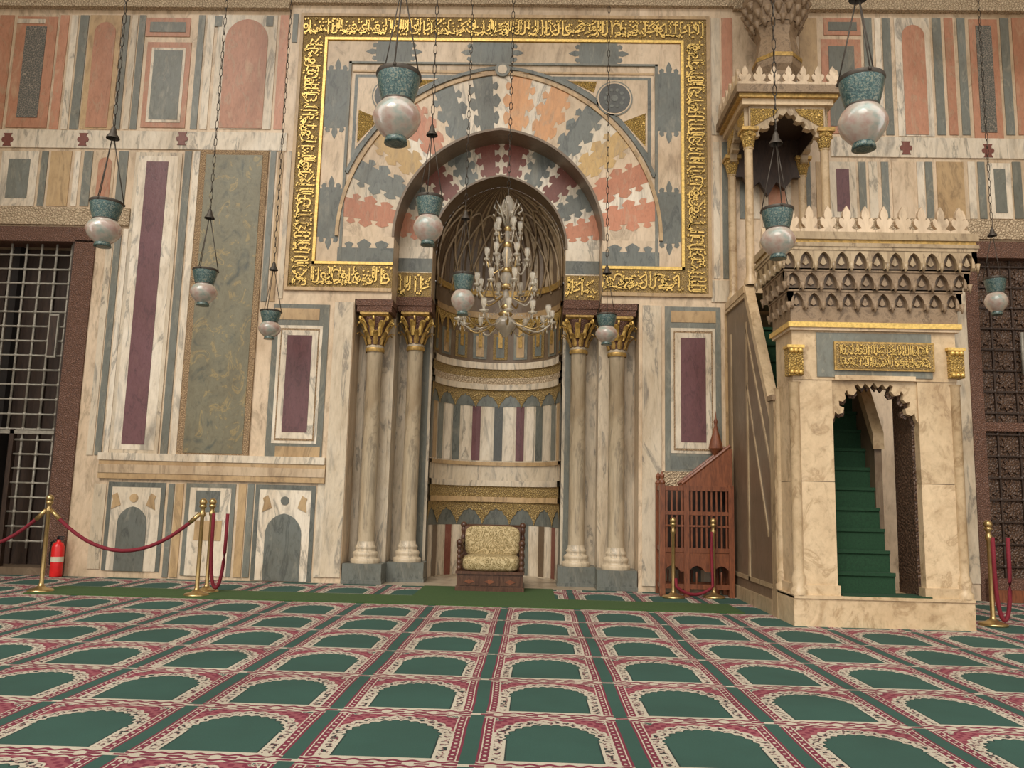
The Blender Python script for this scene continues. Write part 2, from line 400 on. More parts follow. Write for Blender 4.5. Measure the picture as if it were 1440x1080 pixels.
def sidepanel(x0,x1,y0,y1):
    P(x0,y0,x1,y1,'grey',.016)
    P(x0+8,y0+6,x1-8,y0+22,'tan',.022)
    P(x0+8,y0+30,x1-8,y1-26,'white',.022)
    P(x0+12,y0+34,x1-12,y1-30,'bframe',.025)
    P(x0+14,y0+37,x1-14,y1-33,'white',.028)
    P(x0+22,y0+44,x1-22,y1-42,'purple',.034)
    P(x0+8,y1-22,x1-8,y1-4,'blue' if x0>700 else 'tan',.022)
sidepanel(379,458,428,650); sidepanel(935,1014,432,664)
band(930,1030,664,690,'cornice',.045)
P(461,425,488,812,'white2',.02); P(903,430,930,824,'white2',.02)
for x0,x1,kk in ((936,960,'white2'),(964,985,'grey'),(990,1025,'white2')): P(x0,695,x1,822,kk)
def dado(x0,x1,y0,y1,ax0,ax1,ay):
    P(x0,y0,x1,y1,'blue',.014); P(x0+6,y0+7,x1-6,y1,'white',.02)
    xm=(ax0+ax1)/2
    xa,xb=W(ax0,(ay+y1)/2).x,W(ax1,(ay+y1)/2).x; z0=W(xm,y1).z; z1=W(xm,ay).z; a=(xb-xa)/2; cx=(xa+xb)/2; hh=a*1.15
    b.prism([(xa,z0),(xb,z0)]+[(cx+p[0],z1-hh+p[1]) for p in [AP(a,hh,i/14) for i in range(15)]],-.03,.0,'blue')
    zc=W(xm,y0+22).z
    b.prism([(cx+.06*math.cos(t*pi/6),zc+.06*math.sin(t*pi/6)) for t in range(12)],-.03,0,'blue' if x0>300 else 'tan')
    for s in (-1,1):
        c2=cx+s*.24
        b.prism([(c2+s*x,zc+z) for x,z in ((-.06,-.10),(.07,-.16),(.05,-.03),(.07,.03),(.0,.07),(-.03,.0))],-.03,0,'tan')
dado(148,229,678,803,164,205,712)
dado(356,441,682,817,372,423,722)
P(258,680,328,810,'grey',.014); P(264,686,322,810,'white',.02); P(276,690,310,720,'blue',.026); P(274,732,312,760,'tan',.026)
for x0,x1,kk in ((233,241,'grey'),(243,254,'tan'),(332,343,'tan'),(345,354,'grey'),(444,456,'white')): P(x0,680,x1,812,kk)
P(128,680,145,800,'white2')
for x0,x1,kk in [(1000,1012,'white2'),(1015,1030,'pink'),(1100,1120,'grey'),(1125,1150,'tan'),(1216,1228,'grey'),(1232,1240,'white'),(1243,1254,'grey'),(1314,1326,'grey'),(1331,1343,'pink'),(1349,1360,'grey'),(1410,1422,'grey'),(1427,1450,'pink'),(1456,1470,'grey'),(1480,1530,'pink'),(1540,1560,'grey')]:
    P(x0,26,x1,190,kk)
frame(1158,26,1210,50,'pink','grey',6); frame(1156,56,1212,188,'pink','grey',10)
P(1260,26,1310,192,'white'); PA(1270,36,1302,190,'pink',.022)
frame(1366,28,1406,196,'pink','mosaic',9)
for x0,x1,kk in [(1040,1052,'grey'),(1056,1068,'white'),(1124,1140,'grey'),(1148,1162,'tan'),(1208,1218,'grey'),(1222,1234,'white'),(1240,1250,'grey'),(1255,1285,'cream'),(1290,1300,'white'),(1302,1312,'grey'),(1318,1356,'tan'),(1362,1372,'white'),(1376,1386,'grey'),(1425,1437,'grey'),(1445,1500,'tan')]:
    P(x0,228,x1,308,kk)
frame(1166,228,1204,308,'white','purple',10); frame(1390,230,1422,308,'white','grey',8); frame(1072,232,1112,320,'white','pink',8)
band(1150,1700,311,338,'cornice',.05)
band(1000,1030,395,425,'white2',.02)
P(1003,200,1012,392,'white2'); P(1016,200,1026,392,'grey')
P(1020,440,1045,660,'tan'); P(1060,340,1120,660,'cream'); P(1325,350,1366,820,'white2')
P(398,213,404,420,'white2'); P(412,20,419,60,'grey')
wall=b.obj('wall_back')
b=B(); b.box(XL-.5,XL,-6.5,.6,0,ZT,'sooty'); b.box(XL-.52,XL+.03,-6.5,0,0,.4,'white2'); b.obj('wall_left')
b=B(); b.box(XR,XR+.5,-6.5,.6,0,ZT,'sooty'); b.box(XR-.03,XR+.52,-6.5,0,0,.4,'white2'); b.obj('wall_right')
b=B(); b.box(XL-.5,XR+.5,-6.5,1.0,ZT,ZT+.3,'sooty'); b.obj('ceiling')
# ------------------------------------------------------------------ mihrab facing + inscriptions
b=B()
def RX(x0,x1,z0,z1,y0,k,y1=.005): b.box(X0+x0,X0+x1,y0,y1,z0,z1,k)
FO=(W(991,215).x-W(414,215).x)/2; bw=.335
FZ1=W(706,27).z; FZ0=W(706,409).z; FB=.345
FI=FO-bw
RX(-FO-.05,FO+.05,FZ1,FZ1+.05,-.04,'tan'); 
for s in (-1,1):
    xa,xb=sorted((s*FO,s*(FO+.05))); RX(xa,xb,FZ0-.05,FZ1,-.04,'tan')
    xa,xb=sorted((s*FI,s*(FI-.04))); RX(xa,xb,FZ0+FB,FZ1-bw,-.04,'gold')
    xa,xb=sorted((s*A1,s*FO)); RX(xa,xb,FZ0-.05,FZ0,-.04,'tan')
    xa,xb=sorted((s*A1,s*FI)); RX(xa,xb,FZ0+FB,FZ0+FB+.04,-.04,'gold')
    xa,xb=sorted((s*FI,s*FO)); RX(xa,xb,FZ0,FZ1,-.02,'goldg')
    xa,xb=sorted((s*A1,s*FI)); RX(xa,xb,FZ0,FZ0+FB,-.02,'goldg')
RX(-FI,FI,FZ1-bw,FZ1,-.02,'goldg')
RX(-FI+.04,FI-.04,FZ1-bw-.04,FZ1-bw,-.04,'gold')
cal=lambda org,du,dv,L,h:calligraphy(b,(X0+org[0],org[1]),du,dv,L,h,-.045,-.02)
cal((-FO,FZ1-bw+.02),(1,0),(0,1),2*FO,bw-.04)
cal((-FO+.02,FZ0+.02),(0,1),(1,0),FZ1-FZ0-bw,bw-.04)
cal((FI+.02,FZ0+.02),(0,1),(1,0),FZ1-FZ0-bw,bw-.04)
cal((-FI,FZ0+.02),(1,0),(0,1),FI-A1,FB-.04)
cal((A1,FZ0+.02),(1,0),(0,1),FI-A1,FB-.04)
JO=[(0,0),(.10,0),(.06,.28),(.16,.52),(.29,.42),(.27,.12),(.40,.12),(.36,.5),(.42,.85),(.5,1.15),(.58,.85),(.64,.5),(.60,.12),(.73,.12),(.71,.42),(.84,.52),(.94,.28),(.90,0),(1,0)]
def strip(p0,du,dv,L,w,cuts,kinds,y0,s):
    cuts=[0]+cuts+[L]
    for i in range(len(cuts)-1):
        def edge(c,sg): return [(c+sg*o*s,t*w) for t,o in JO] if 0<c<L else [(c,0),(c,w)]
        sg=1 if kinds[i]!='cream' and kinds[i]!='white' else -1
        A=edge(cuts[i],-sg*1.0); C=edge(cuts[i+1],sg*1.0)
        pts=A+C[::-1]
        q=[(p0[0]+du[0]*a+dv[0]*t,p0[1]+du[1]*a+dv[1]*t) for a,t in pts]
        b.prism(q,y0 if sg<0 else y0-.004,.0,kinds[i])
bi=FI-.05; bt=FZ1-bw-.05; sw=.33
LV=bt-(FZ0+FB+.05)
for s in (-1,1):
    x=(-bi if s<0 else bi-sw)
    strip((X0+x,FZ0+FB+.05),(0,1),(1,0),LV,sw,[.36,LV*.32,LV*.60,LV*.86],['cream','blue','cream','blue','cream'],-.014,.17)
LT=2*bi-2*sw
strip((X0-bi+sw,bt-sw),(1,0),(0,1),LT,sw,[.09*LT,.2*LT,.40*LT,.53*LT,.75*LT,.87*LT],['cream','blue','cream','blue','cream','blue','cream'],-.014,.15)
fi=bi-sw; ft=bt-sw
RX(-fi,fi,ft-.03,ft,-.03,'grey'); 
for s in (-1,1):
    xa,xb=sorted((s*fi,s*(fi-.04))); RX(xa,xb,FZ0+FB+.05,ft,-.03,'grey')
RX(-fi+.06,fi-.06,ft-.16,ft-.13,-.02,'tan')
for i in range(64):
    q=[]
    for u_,e in ((i/64,0.0),((i+1)/64,0.0),((i+1)/64,.05),(i/64,.05)):
        x,z=AP(AX+e,hX+e,u_); q.append((X0+x,ZA+z))
    b.prism(q,-.045,0,'tan')
    q=[]
    for u_,e in ((i/64,.09),((i+1)/64,.09),((i+1)/64,.14),(i/64,.14)):
        x,z=AP(AX+e,hX+e,u_); x=max(-fi,min(fi,x)); z=min(z,ft-ZA-.02); q.append((X0+x,ZA+z))
    if i>7 and i<56: b.prism(q,-.03,0,'blue')
def disc(cx,cz,r,y,k,n=28):
    b.prism([(cx+r*math.cos(2*pi*i/n),cz+r*math.sin(2*pi*i/n)) for i in range(n)],y,0,k)
kz=W(706,100).z
disc(X0,kz,.11,-.055,'grey'); disc(X0,kz,.07,-.06,'white')
for s in (-1,1):
    mx,mz=X0+s*1.66,W(706,138).z
    def tri(pts,y,k): b.prism([(X0+s*x,z) for x,z in pts],y,0,k)
    zt=ft-.2
    cB=W(706,235).z
    tri([(.75,zt),(fi-.1,zt),(fi-.1,cB),(fi-.17,cB+.1),(1.78,W(706,175).z),(1.3,W(706,136).z)],-.012,'blue')
    tri([(.95,zt-.05),(fi-.15,zt-.05),(fi-.15,cB+.24),(1.78,W(706,168).z),(1.3,W(706,130).z)],-.018,'cream')
    tri([(1.0,zt-.08),(1.40,zt-.08),(1.36,W(706,130).z)],-.024,'goldc')
    tri([(fi-.18,W(706,158).z),(fi-.18,cB+.34),(1.80,W(706,170).z)],-.024,'goldc')
    disc(mx,mz,.27,-.03,'grey'); disc(mx,mz,.25,-.034,'cream'); disc(mx,mz,.23,-.04,'dark')
    for t in range(10):
        a=t*pi/5; disc(mx+.13*math.cos(a),mz+.13*math.sin(a),.028,-.045,'blue',8)
    disc(mx,mz,.05,-.045,'blue',12)
JM=[(0,0),(.13,0),(.09,.36),(.15,.5),(.22,.62),(.29,.5),(.34,.36),(.30,0),(.44,0),(.40,.36),(.46,.55),(.53,.74),(.60,.55),(.66,.36),(.62,0),(.76,0),(.72,.34),(.80,.52),(.88,.34),(.84,0),(1,0)]
def vous(ain,hin,aout,hout,n,kinds,y0,y1,zc,amp,J):
    for i in range(n):
        def edge(j,sg):
            pts=[]
            for v_,o in J:
                uu=j/n+(sg*o*amp/n if 0<j<n else 0)
                p=AP(ain,hin,uu); q=AP(aout,hout,uu); pts.append((X0+p[0]*(1-v_)+q[0]*v_,zc+p[1]*(1-v_)+q[1]*v_))
            return pts
        out = 1 if i%2==1 else -1
        A=edge(i,-out); C=edge(i+1,out)
        b.prism(A+C[::-1],y0-(.004 if out>0 else 0),y1,kinds[i])
nv=25
ks=['cream','red','white','red','cream','ochre','white','blue','cream','orange','white','orange','white','blue','white','blue','cream','red','white','ochre','cream','blue','white','red','cream']
vous(A1+.02,h1+.02,AX,hX,nv,ks,-.02,0,ZA,.62,JM)
zst=FZ0+FB+.04
for s in (-1,1):
    L=ZA-zst; wdt=AX-A1
    pts=[(A1+t*wdt,zst+L*.55+o*.18) for t,o in JM]
    lo=[(X0+s*x,z) for x,z in [(A1,zst),(AX,zst)]+pts[::-1]]
    b.prism(lo,-.026,0,'blue')
    b.prism([(X0+s*x,z) for x,z in pts+[(AX,ZA),(A1,ZA)]],-.02,0,'cream')
for i in range(48):
    q=[]
    for u_,e in ((i/48,0),((i+1)/48,0),((i+1)/48,.035),(i/48,.035)):
        x,z=AP(A1+e,h1+e,u_); q.append((X0+x,ZA+z))
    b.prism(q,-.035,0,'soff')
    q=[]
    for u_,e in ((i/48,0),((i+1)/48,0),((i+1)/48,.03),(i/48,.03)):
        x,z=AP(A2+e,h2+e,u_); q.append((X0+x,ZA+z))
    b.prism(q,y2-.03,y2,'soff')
n2=21
k2=['white' if i%2==0 else ('dred' if i%4==1 else 'blue') for i in range(n2)]
for i in range(n2//2): k2[n2-1-i]=k2[i]
k2=[('red' if (k_=='dred' and (i<4 or i>16)) else k_) for i,k_ in enumerate(k2)]
JS=[(0,0),(.12,0),(.07,.34),(.18,.5),(.29,.36),(.26,0),(.42,0),(.38,.36),(.5,.62),(.62,.36),(.58,0),(.74,0),(.71,.34),(.82,.5),(.93,.3),(.88,0),(1,0)]
vous(A2+.01,h2+.01,A1+.06,h1+.06,n2,k2,y2-.012,y2,ZA,.78,JS)
for s in (-1,1):
    xa,xb=sorted((s*(A2+.005),s*(A1-.005)))
    b.box(X0+xa,X0+xb,y2-.012,y2+.01,Zs,ZA,'white'); b.box(X0+xa,X0+xb,y2-.018,y2+.01,Zs+.02,Zs+(ZA-Zs)*.55,'blue')
    zi1=Zs; zi0=W(700,421,y2).z
    b.box(X0+xa,X0+xb,y2-.02,y2+.02,zi0,zi1,'goldg')
    calligraphy(b,(X0+xa,zi0+.02),(1,0),(0,1),xb-xa,zi1-zi0-.04,y2-.045,y2-.02)
    b.box(X0+xa-.02,X0+xb+.02,y2-.06,y3-.02,zi0-.13,zi0,'fwood')
    xa,xb=sorted((s*(A1-.02),s*(AR-.02)))
    b.box(X0+xa,X0+xb,.0,y2-.01,ZI-.09,ZI+.002,'fwood')
    for (p,q,yy,kk) in ((A1+.05,A1+.20,y2,'white2'),(A1+.24,A1+.38,y2,'grey'),(A1+.42,AR-.03,y2,'white'),(A2+.04,A2+.14,y3,'grey'),(A2+.17,A2+.32,y3,'white'),(A2+.35,A1-.03,y3,'white2')):
        xa,xb=sorted((s*p,s*q)); b.box(X0+xa,X0+xb,yy-.012,yy+.01,.25,ZI-.12,kk)
b.obj('mihrab_marble_facing')
# ------------------------------------------------------------------ niche
b=B()
yc=y3; Rn=A2
def cyl(t0,t1,z0,z1,k,off=0.0,seg=None):
    seg=seg or max(1,int(abs(t1-t0)/6)+1)
    r=Rn-off
    vs=[];fs=[]
    for i in range(seg+1):
        a=math.radians(t0+(t1-t0)*i/seg)
        for z in (z0,z1): vs.append((X0+r*math.cos(a),yc+r*math.sin(a),z))
    for i in range(seg): fs.append((2*i,2*i+1,2*i+3,2*i+2))
    b.add(vs,fs,k,False)
def band_n(z0,z1,k,off):
    cyl(0,180,z0,z1,k,off,36)
    for z in (z0,z1):
        vs=[];fs=[]
        for i in range(37):
            a=math.radians(i*5)
            for r in (Rn,Rn-off): vs.append((X0+r*math.cos(a),yc+r*math.sin(a),z))
        for i in range(36): fs.append((2*i,2*i+1,2*i+3,2*i+2))
        b.add(vs,fs,k)
nz=lambda p:W(697,p,yc+Rn*.97).z
cyl(0,180,0,Zs,'white2',0,36)
z0,z1=0.0,nz(732)
seqb=['grey','white','dred','white','brown','white','blue','white','dred','white','brown','white','grey','white','dred','white','brown','white','blue']
n=len(seqb)
for i,kk in enumerate(seqb): cyl(i*180/n+1,(i+1)*180/n-1,.02,z1,kk,.006)
def trefoils(zb,zt,cnt,k,off):
    for i in range(cnt):
        t0=180*i/cnt; t1=180*(i+1)/cnt
        m=14; vs=[];fs=[]
        for j in range(m+1):
            f=j/m; a=math.radians(t0+(t1-t0)*f); x=abs(f-.5)*2
            lo=zb+(zt-zb)*(.72*(1-x**2.2)-.10*abs(math.sin(x*pi*2.5)))
            r=Rn-off
            vs+= [(X0+r*math.cos(a),yc+r*math.sin(a),lo),(X0+r*math.cos(a),yc+r*math.sin(a),zt)]
        for j in range(m): fs.append((2*j,2*j+1,2*j+3,2*j+2))
        b.add(vs,fs,k)
cyl(0,180,nz(738),nz(706),'blue',.008,36)
trefoils(nz(735),nz(706),7,'goldn',.02)
band_n(nz(706),nz(699),'tan',.05); band_n(nz(699),nz(684),'goldn',.035); band_n(nz(684),nz(676),'white2',.06)
band_n(nz(676),nz(655),'white2',.02); band_n(nz(655),nz(650),'tan',.05)
cyl(0,180,nz(650),nz(545),'white',.004,36)
mid=['blue','tan','grey','white','blue','white','purple','white','dark','white','purple','white','blue','white','grey','tan','blue']
n=len(mid)
for i,kk in enumerate(mid): cyl(i*180/n+1.2,(i+1)*180/n-1.2,nz(648),nz(566),kk,.012)
cyl(0,180,nz(572),nz(548),'blue',.016,36)
trefoils(nz(572),nz(549),8,'goldn',.026)
band_n(nz(549),nz(541),'white2',.06); band_n(nz(541),nz(532),'cornice',.045); band_n(nz(532),nz(520),'goldn',.03); band_n(nz(520),nz(511),'white2',.06)
cyl(0,180,nz(511),nz(450),'brown',.01,36)
for i in range(9):
    t=10+20*i
    cyl(t-7,t+7,nz(506),nz(470),'goldg' if i%2==0 else 'grey',.02); cyl(t-4,t+4,nz(503),nz(474),'tan' if i%2 else 'blue',.03)
    cyl(t-2,t+2,nz(490),nz(455),'goldd',.04)
trefoils(nz(470),nz(448),9,'goldc',.035)
band_n(nz(449),nz(441),'tan',.05); band_n(nz(441),nz(418),'brown',.02); band_n(nz(418),nz(410),'goldd',.05)
cyl(0,180,nz(410),Zs,'dome1',.02,36)
NA,NZ=54,16
RAYK=['dome2','dome1','brown','dome1','sooty','dome1']
st=(ZA-Zs)
prof=[(A2,0),(A2,st*.5)]+[(AP(A2,h2,.5*j/NZ)[0],st+AP(A2,h2,.5*j/NZ)[1]) for j in range(NZ+1)]
for i in range(NA):
    vs=[];fs=[]
    for r,z in prof:
        for ii in (i,i+1):
            a=pi*ii/NA; fl=1-.025*(ii%2); vs.append((X0+r*fl*math.cos(a),yc+r*fl*math.sin(a),Zs+z))
    for j in range(len(prof)-1): fs.append((2*j,2*j+1,2*j+3,2*j+2))
    b.add(vs,fs,RAYK[i%6])
for c in range(9):
    th=pi*(c+.5)/9; pts=[]
    for j in range(15):
        f=j/14; t_=math.sin(f*pi); zz_=-.05+(st+h2*.80)*t_**.9
        u_=0
        if zz_>st:
            lo_,hi_=0,.5
            for _ in range(20):
                md=(lo_+hi_)/2
                if AP(A2,h2,md)[1]<zz_-st: lo_=md
                else: hi_=md
            u_=lo_
        r=AP(A2,h2,u_)[0]
        a=th+(f-.5)*pi*2/9*1.9; a=max(.03,min(pi-.03,a))
        pts.append((X0+(r-.035)*math.cos(a),yc+(r-.035)*math.sin(a),Zs+zz_))
    b.tube(pts,.02,'sooty' if c%2 else 'dome2',5)
b.add([(X0-Rn,yc,.003),(X0+Rn,yc,.003)]+[(X0+Rn*math.cos(pi*i/16),yc+Rn*math.sin(pi*i/16),.003) for i in range(17)],[[1]+list(range(2,19))],'floor')
b.obj('mihrab_niche')
# ------------------------------------------------------------------ columns
def column(cx,cy,ztop,r):
    b=B(); c=(cx,cy,0)
    pw=.27
    b.box(cx-pw,cx+pw,cy-pw*.8,cy+pw*.75,0.0,.27,'blue'); b.box(cx-pw-.01,cx+pw+.01,cy-pw*.8-.01,cy+pw*.75,.0,.05,'blue')
    zb=.27
    b.lathe([(.20,zb),(.205,zb+.04),(.195,zb+.06),(.165,zb+.07),(.17,zb+.10),(.18,zb+.13),(.165,zb+.155),(.14,zb+.165),(.135,zb+.19),(.15,zb+.21),(.14,zb+.23),(r+.012,zb+.25),(r+.005,zb+.3)],c,'shaft',28)
    zc=ztop-.09; hc=.46
    b.lathe([(r*1.05,zb+.24),(r,zc-hc-.1),(r+.015,zc-hc-.08),(r+.015,zc-hc-.05),(r,zc-hc-.04),(r+.02,zc-hc-.02),(r,zc-hc)],c,'shaft',24)
    b.lathe([(r+.018,zc-hc-.10),(r+.03,zc-hc-.07),(r+.018,zc-hc-.04)],c,'goldd',24)
    b.lathe([(r,zc-hc),(r+.01,zc-hc+.12),(r+.03,zc-hc+.28),(r+.09,zc-.06)],c,'fwood',24)
    for row,(za,zl,ro,cnt,ph) in enumerate(((zc-hc,.19,.012,9,0),(zc-hc+.12,.22,.03,9,pi/9))):
        for i in range(cnt):
            a=2*pi*i/cnt+ph; d=Vector((math.cos(a),math.sin(a),0)); t=Vector((-math.sin(a),math.cos(a),0))
            P0=Vector(c)+d*(r+ro); vs=[]
            for f,w,o in ((0,.026,0),(.3,.038,.015),(.6,.030,.04),(.8,.040,.07),(.97,.026,.11),(.9,.012,.135),(.8,.008,.13)):
                p=P0+d*o+Vector((0,0,za+zl*f))
                vs+=[p-t*w,p+d*.018,p+t*w]
            fs=[]
            for j in range(6): fs+=[(3*j,3*j+1,3*j+4,3*j+3),(3*j+1,3*j+2,3*j+5,3*j+4)]
            b.add(vs,fs,'gold' if row else 'goldd',False)
    for i in range(8):
        a=i*pi/4; d=Vector((math.cos(a),math.sin(a),0)); big=.05 if i%2 else 0
        p=[Vector(c)+d*(r+.04+(.09+big)*f)+Vector((0,0,zc-.22+.15*math.sin(f*1.7))) for f in (0,.3,.6,.85,1)]
        cc=Vector(c)+d*(r+.10+big)+Vector((0,0,zc-.09))
        p+=[cc+d*.03*math.cos(t)+Vector((0,0,.03*math.sin(t))) for t in (.5,-.6,-1.7,-2.8)]
        b.tube(p,.014,'gold',6)
    b.lathe([(.24,zc-.06),(.29,zc-.03),(.29,zc)],c,'goldd',4,False,rot=pi/4)
    b.lathe([(.01,zc-.06),(.24,zc-.06)],c,'goldd',4,False,rot=pi/4)
    b.box(cx-.25,cx+.25,cy-.21,cy+.2,zc,ztop,'fwood')
    return b.obj('column',loc=(cx,cy,0))
mo=(AR+A1)/2-.02; mi_=(A1+A2)/2-.03
for s in (-1,1):
    column(X0+s*mo,.22,ZI-.09,.112)
    column(X0+s*mi_,.62,W(700,421,y2).z-.13,.112)
# ------------------------------------------------------------------ floor & carpets
b=B(); b.box(XL,XR,-14,.0,-.2,-.02,'floor'); b.box(XL,XR,.0,1.9,-.2,0,'floor'); b.obj('floor')
b=B(); b.box(XL+.04,XR-.04,-14,-.03,-.02,0,'carpet'); b.obj('prayer_carpet')
yr0=F(600,851).y; yr1=F(600,839).y
b=B(); b.box(F(60,830).x,2.4,yr0,yr1,0,.012,'runner'); b.obj('green_carpet_runner')
b=B(); b.box(F(578,840).x,F(780,840).x,yr1+.002,-.08,0,.012,'runner'); b.obj('green_carpet_mat')
# ------------------------------------------------------------------ door 1
b=B()
zt=dlz
b.box(dl0,dl1,.5,.58,0,zt,'shut_shade')
for i in range(9):
    x=dl0+(dl1-dl0)*(i+.5)/9; b.box(x-.1,x+.1,.46,.5,.05,zt-.05,'shut_shade')
b.box(dl0+.9,dl0+1.0,.3,.5,0,zt,'black')
fw=.24
b.box(dl1-fw,dl1+.06,-.03,.3,0,zt+.0,'fwood'); b.box(dl0-.2,dl1+.06,-.03,.3,zt-.02,zt+.2,'fwood'); b.box(dl0-.2,dl0,-.03,.3,0,zt,'fwood')
b.box(dl1-fw-.04,dl1-fw,.0,.25,0,zt,'shut_shade')
zm=W(50,603).z; sp_=.225
xs=[dl0+.1+i*sp_ for i in range(int((dl1-fw-dl0-.05)/sp_)+1)]
zz_=[zm+i*sp_*.95 for i in range(int((zt-zm)/(sp_*.95))+1)]
for x in xs: b.tube([(x,.1,zm-.05),(x,.1,zt-.03)],.017,'iron',6)
for z in zz_:
    b.tube([(dl0,.1,z),(dl1-fw,.1,z)],.015,'iron',6)
    for x in xs: b.ball((x,.1,z),.032,'iron',6)
b.box(dl0,dl1-fw,.06,.14,zm-.07,zm-.02,'iron')
xh=xs[-3:]
for x in xh: b.tube([(x,.1,.35),(x,.1,zm-.05)],.017,'iron',6)
z=.45
while z<zm-.1:
    b.tube([(xh[0]-.1,.1,z),(dl1-fw,.1,z)],.015,'iron',6)
    for x in xh: b.ball((x,.1,z),.032,'iron',6)
    z+=sp_*.9
b.box(xh[0]-.16,xh[0]-.10,.06,.14,0,zm,'shut_shade')
b.box(dl0,dl1,-.02,.5,0,.10,'brown')
p=W(74,472,.04); b.box(p.x-.07,p.x+.07,.03,.06,p.z-.32,p.z+.32,'iron'); b.box(p.x-.05,p.x+.05,.022,.031,p.z-.29,p.z+.29,'shut_shade')
b.obj('door_1')
# ------------------------------------------------------------------ door 2
b=B()
b.box(dr0,dr1,.12,.3,0,drz,'dwood')
b.box(dr0-.1,dr1+.1,-.03,.2,drz-.02,drz+.22,'fwood'); b.box(dr0-.05,dr0+.12,-.03,.2,.0,drz,'fwood')
cell=.30
nx=int((dr1-dr0)/cell)+1; nzv=int(drz/cell)
for i in range(nx):
    for j in range(nzv):
        cx=dr0+.2+i*cell; cz=.3+j*cell
        if cx>dr1: continue
        pts=[(cx+(.13 if t%2==0 else .075)*math.cos(t*pi/8),cz+(.13 if t%2==0 else .075)*math.sin(t*pi/8)) for t in range(16)]
        b.prism(pts,.095,.12,'dwood'); 
        b.ball((cx+cell/2,.11,cz+cell/2),.035,'shut_shade',6)
for i in range(nx+1):
    x=dr0+.05+i*cell; b.box(x-.012,x+.012,.09,.12,0,drz,'shut_shade')
for j in range(nzv+1):
    z=.15+j*cell; b.box(dr0,dr1,.09,.12,z-.012,z+.012,'shut_shade')
zq=W(1420,600).z
b.box(dr0,dr1,.06,.12,zq-.06,zq+.06,'fwood')
b.box(dr0+.0,dr1,-.1,.12,0,.30,'fwood'); b.box(dr0,dr1,-.16,-.1,0,.16,'wood')
p=W(1436,498,.05); b.tube([(p.x,.02,p.z-.3),(p.x,.0,p.z+.3)],.025,'iron')
b.obj('door_2')
# ------------------------------------------------------------------ minbar
yP=F(1240,884).y
b=B()
wp=lambda px,py,dy=0: W(px,py,yP+dy)
xl=wp(1117,860).x; xr=wp(1372,860).x; cxm=(xl+xr)/2; hw=(xr-xl)/2
Zp=wp(1240,840).z
b.box(xl,xr,yP,yP+.75,0,Zp*.96,'beige'); b.box(xl-.0,xr+.0,yP-.015,yP+.76,Zp*.9,Zp,'beige')
pl=(wp(1182,700).x,wp(1305,700).x)
oh=(pl[1]-pl[0])/2; po=hw-.05
zl=wp(1240,535).z; zc=wp(1240,466).z; zmu=wp(1240,455).z
zg0=wp(1130,528).z; zg1=wp(1130,487).z
for s in (-1,1):
    xa,xb=sorted((cxm+s*oh,cxm+s*po))
    zj=Zp+(zl-Zp)*.52
    b.box(xa,xb,yP+.04,yP+.6,Zp,zj-.006,'beige'); b.box(xa,xb,yP+.04,yP+.6,zj,zl,'beige'); b.box(xa+.01,xb-.01,yP+.05,yP+.59,zj-.01,zj+.01,'brown')
    b.box(xa-.02,xb+.02,yP+.02,yP+.62,Zp,Zp+.10,'beige')
    # dark timber lining of the gateway
    xj=cxm+s*oh; b.box(min(xj,xj-s*.025),max(xj,xj-s*.025),yP+.16,yP+.6,Zp,zl,'dwood')
    for yy in (yP+.06,yP+.56):
        c=(cxm+s*(po-.02),yy,0)
        b.lathe([(.085,Zp),(.085,Zp+.05),(.06,Zp+.08),(.075,Zp+.16),(.05,Zp+.24),(.055,Zp+.3),(.055,zl-.05),(.07,zl-.03)],c,'beige',14)
    for yy in (yP+.02,):
        b.box(cxm+s*(po-.02)-.075,cxm+s*(po-.02)+.075,yP-.03,yP+.12,zg0,zg1,'goldc')
        for i in range(3): 
            b.ball((cxm+s*(po-.02)-.045+.045*i,yP-.035,zg0+.03),.024,'gold',8); b.ball((cxm+s*(po-.02)-.045+.045*i,yP-.035,zg1-.05),.026,'gold',8)
        b.box(cxm+s*(po-.02)-.09,cxm+s*(po-.02)+.09,yP-.04,yP+.12,zg1-.02,zg1+.01,'gold')
b.box(cxm-po,cxm+po,yP+.03,yP+.6,zl,zc,'beige')
b.box(cxm-.6,cxm+.6,yP+.018,yP+.04,zl+.03,zc-.02,'grey'); b.box(cxm-.42,cxm+.42,yP+.012,yP+.04,zl+.0,zl+.05,'beige')
gx0,gx1=wp(1176,500).x,wp(1311,500).x; gz0,gz1=wp(1244,519).z,wp(1244,484).z
b.box(gx0-.02,gx1+.02,yP-.005,yP+.03,gz0-.02,gz1+.02,'goldd'); b.box(gx0,gx1,yP-.012,yP+.0,gz0,gz1,'goldg')
zmid_=(gz0+gz1)/2
calligraphy(b,(gx0+.02,gz0+.01),(1,0),(0,1),gx1-gx0-.04,zmid_-gz0-.01,yP-.03,yP-.012)
calligraphy(b,(gx0+.02,zmid_),(1,0),(0,1),gx1-gx0-.04,gz1-zmid_-.01,yP-.03,yP-.012)
half=[(0,-.02),(.04,-.08),(.085,-.03),(.12,-.09),(.16,-.04),(.19,-.06),(.17,-.12),(.20,-.17),(.25,-.16),(.265,-.11),(.29,-.15),(.28,-.21),(.31,-.25),(.35,-.24),(.345,-.30),(.30,-.32),(.31,-.38),(.36,-.40),(.39,-.37),(.40,-.44),(.42,-.48)]
sc=oh/.42
def fringe(b,cx,zt_,oh_,sc_,half_,y0,y1,k,f=.85,g=0):
    for s in (-1,1):
        poly=[(cx,zt_)]+[(cx+s*max(0,x*sc_-(g if x>0.05 else 0)),zt_+z*sc_*f-g) for x,z in half_]+[(cx+s*oh_,zt_+half_[-1][1]*sc_*f-g),(cx+s*oh_,zt_)]
        b.prism(poly,y0,y1,k)
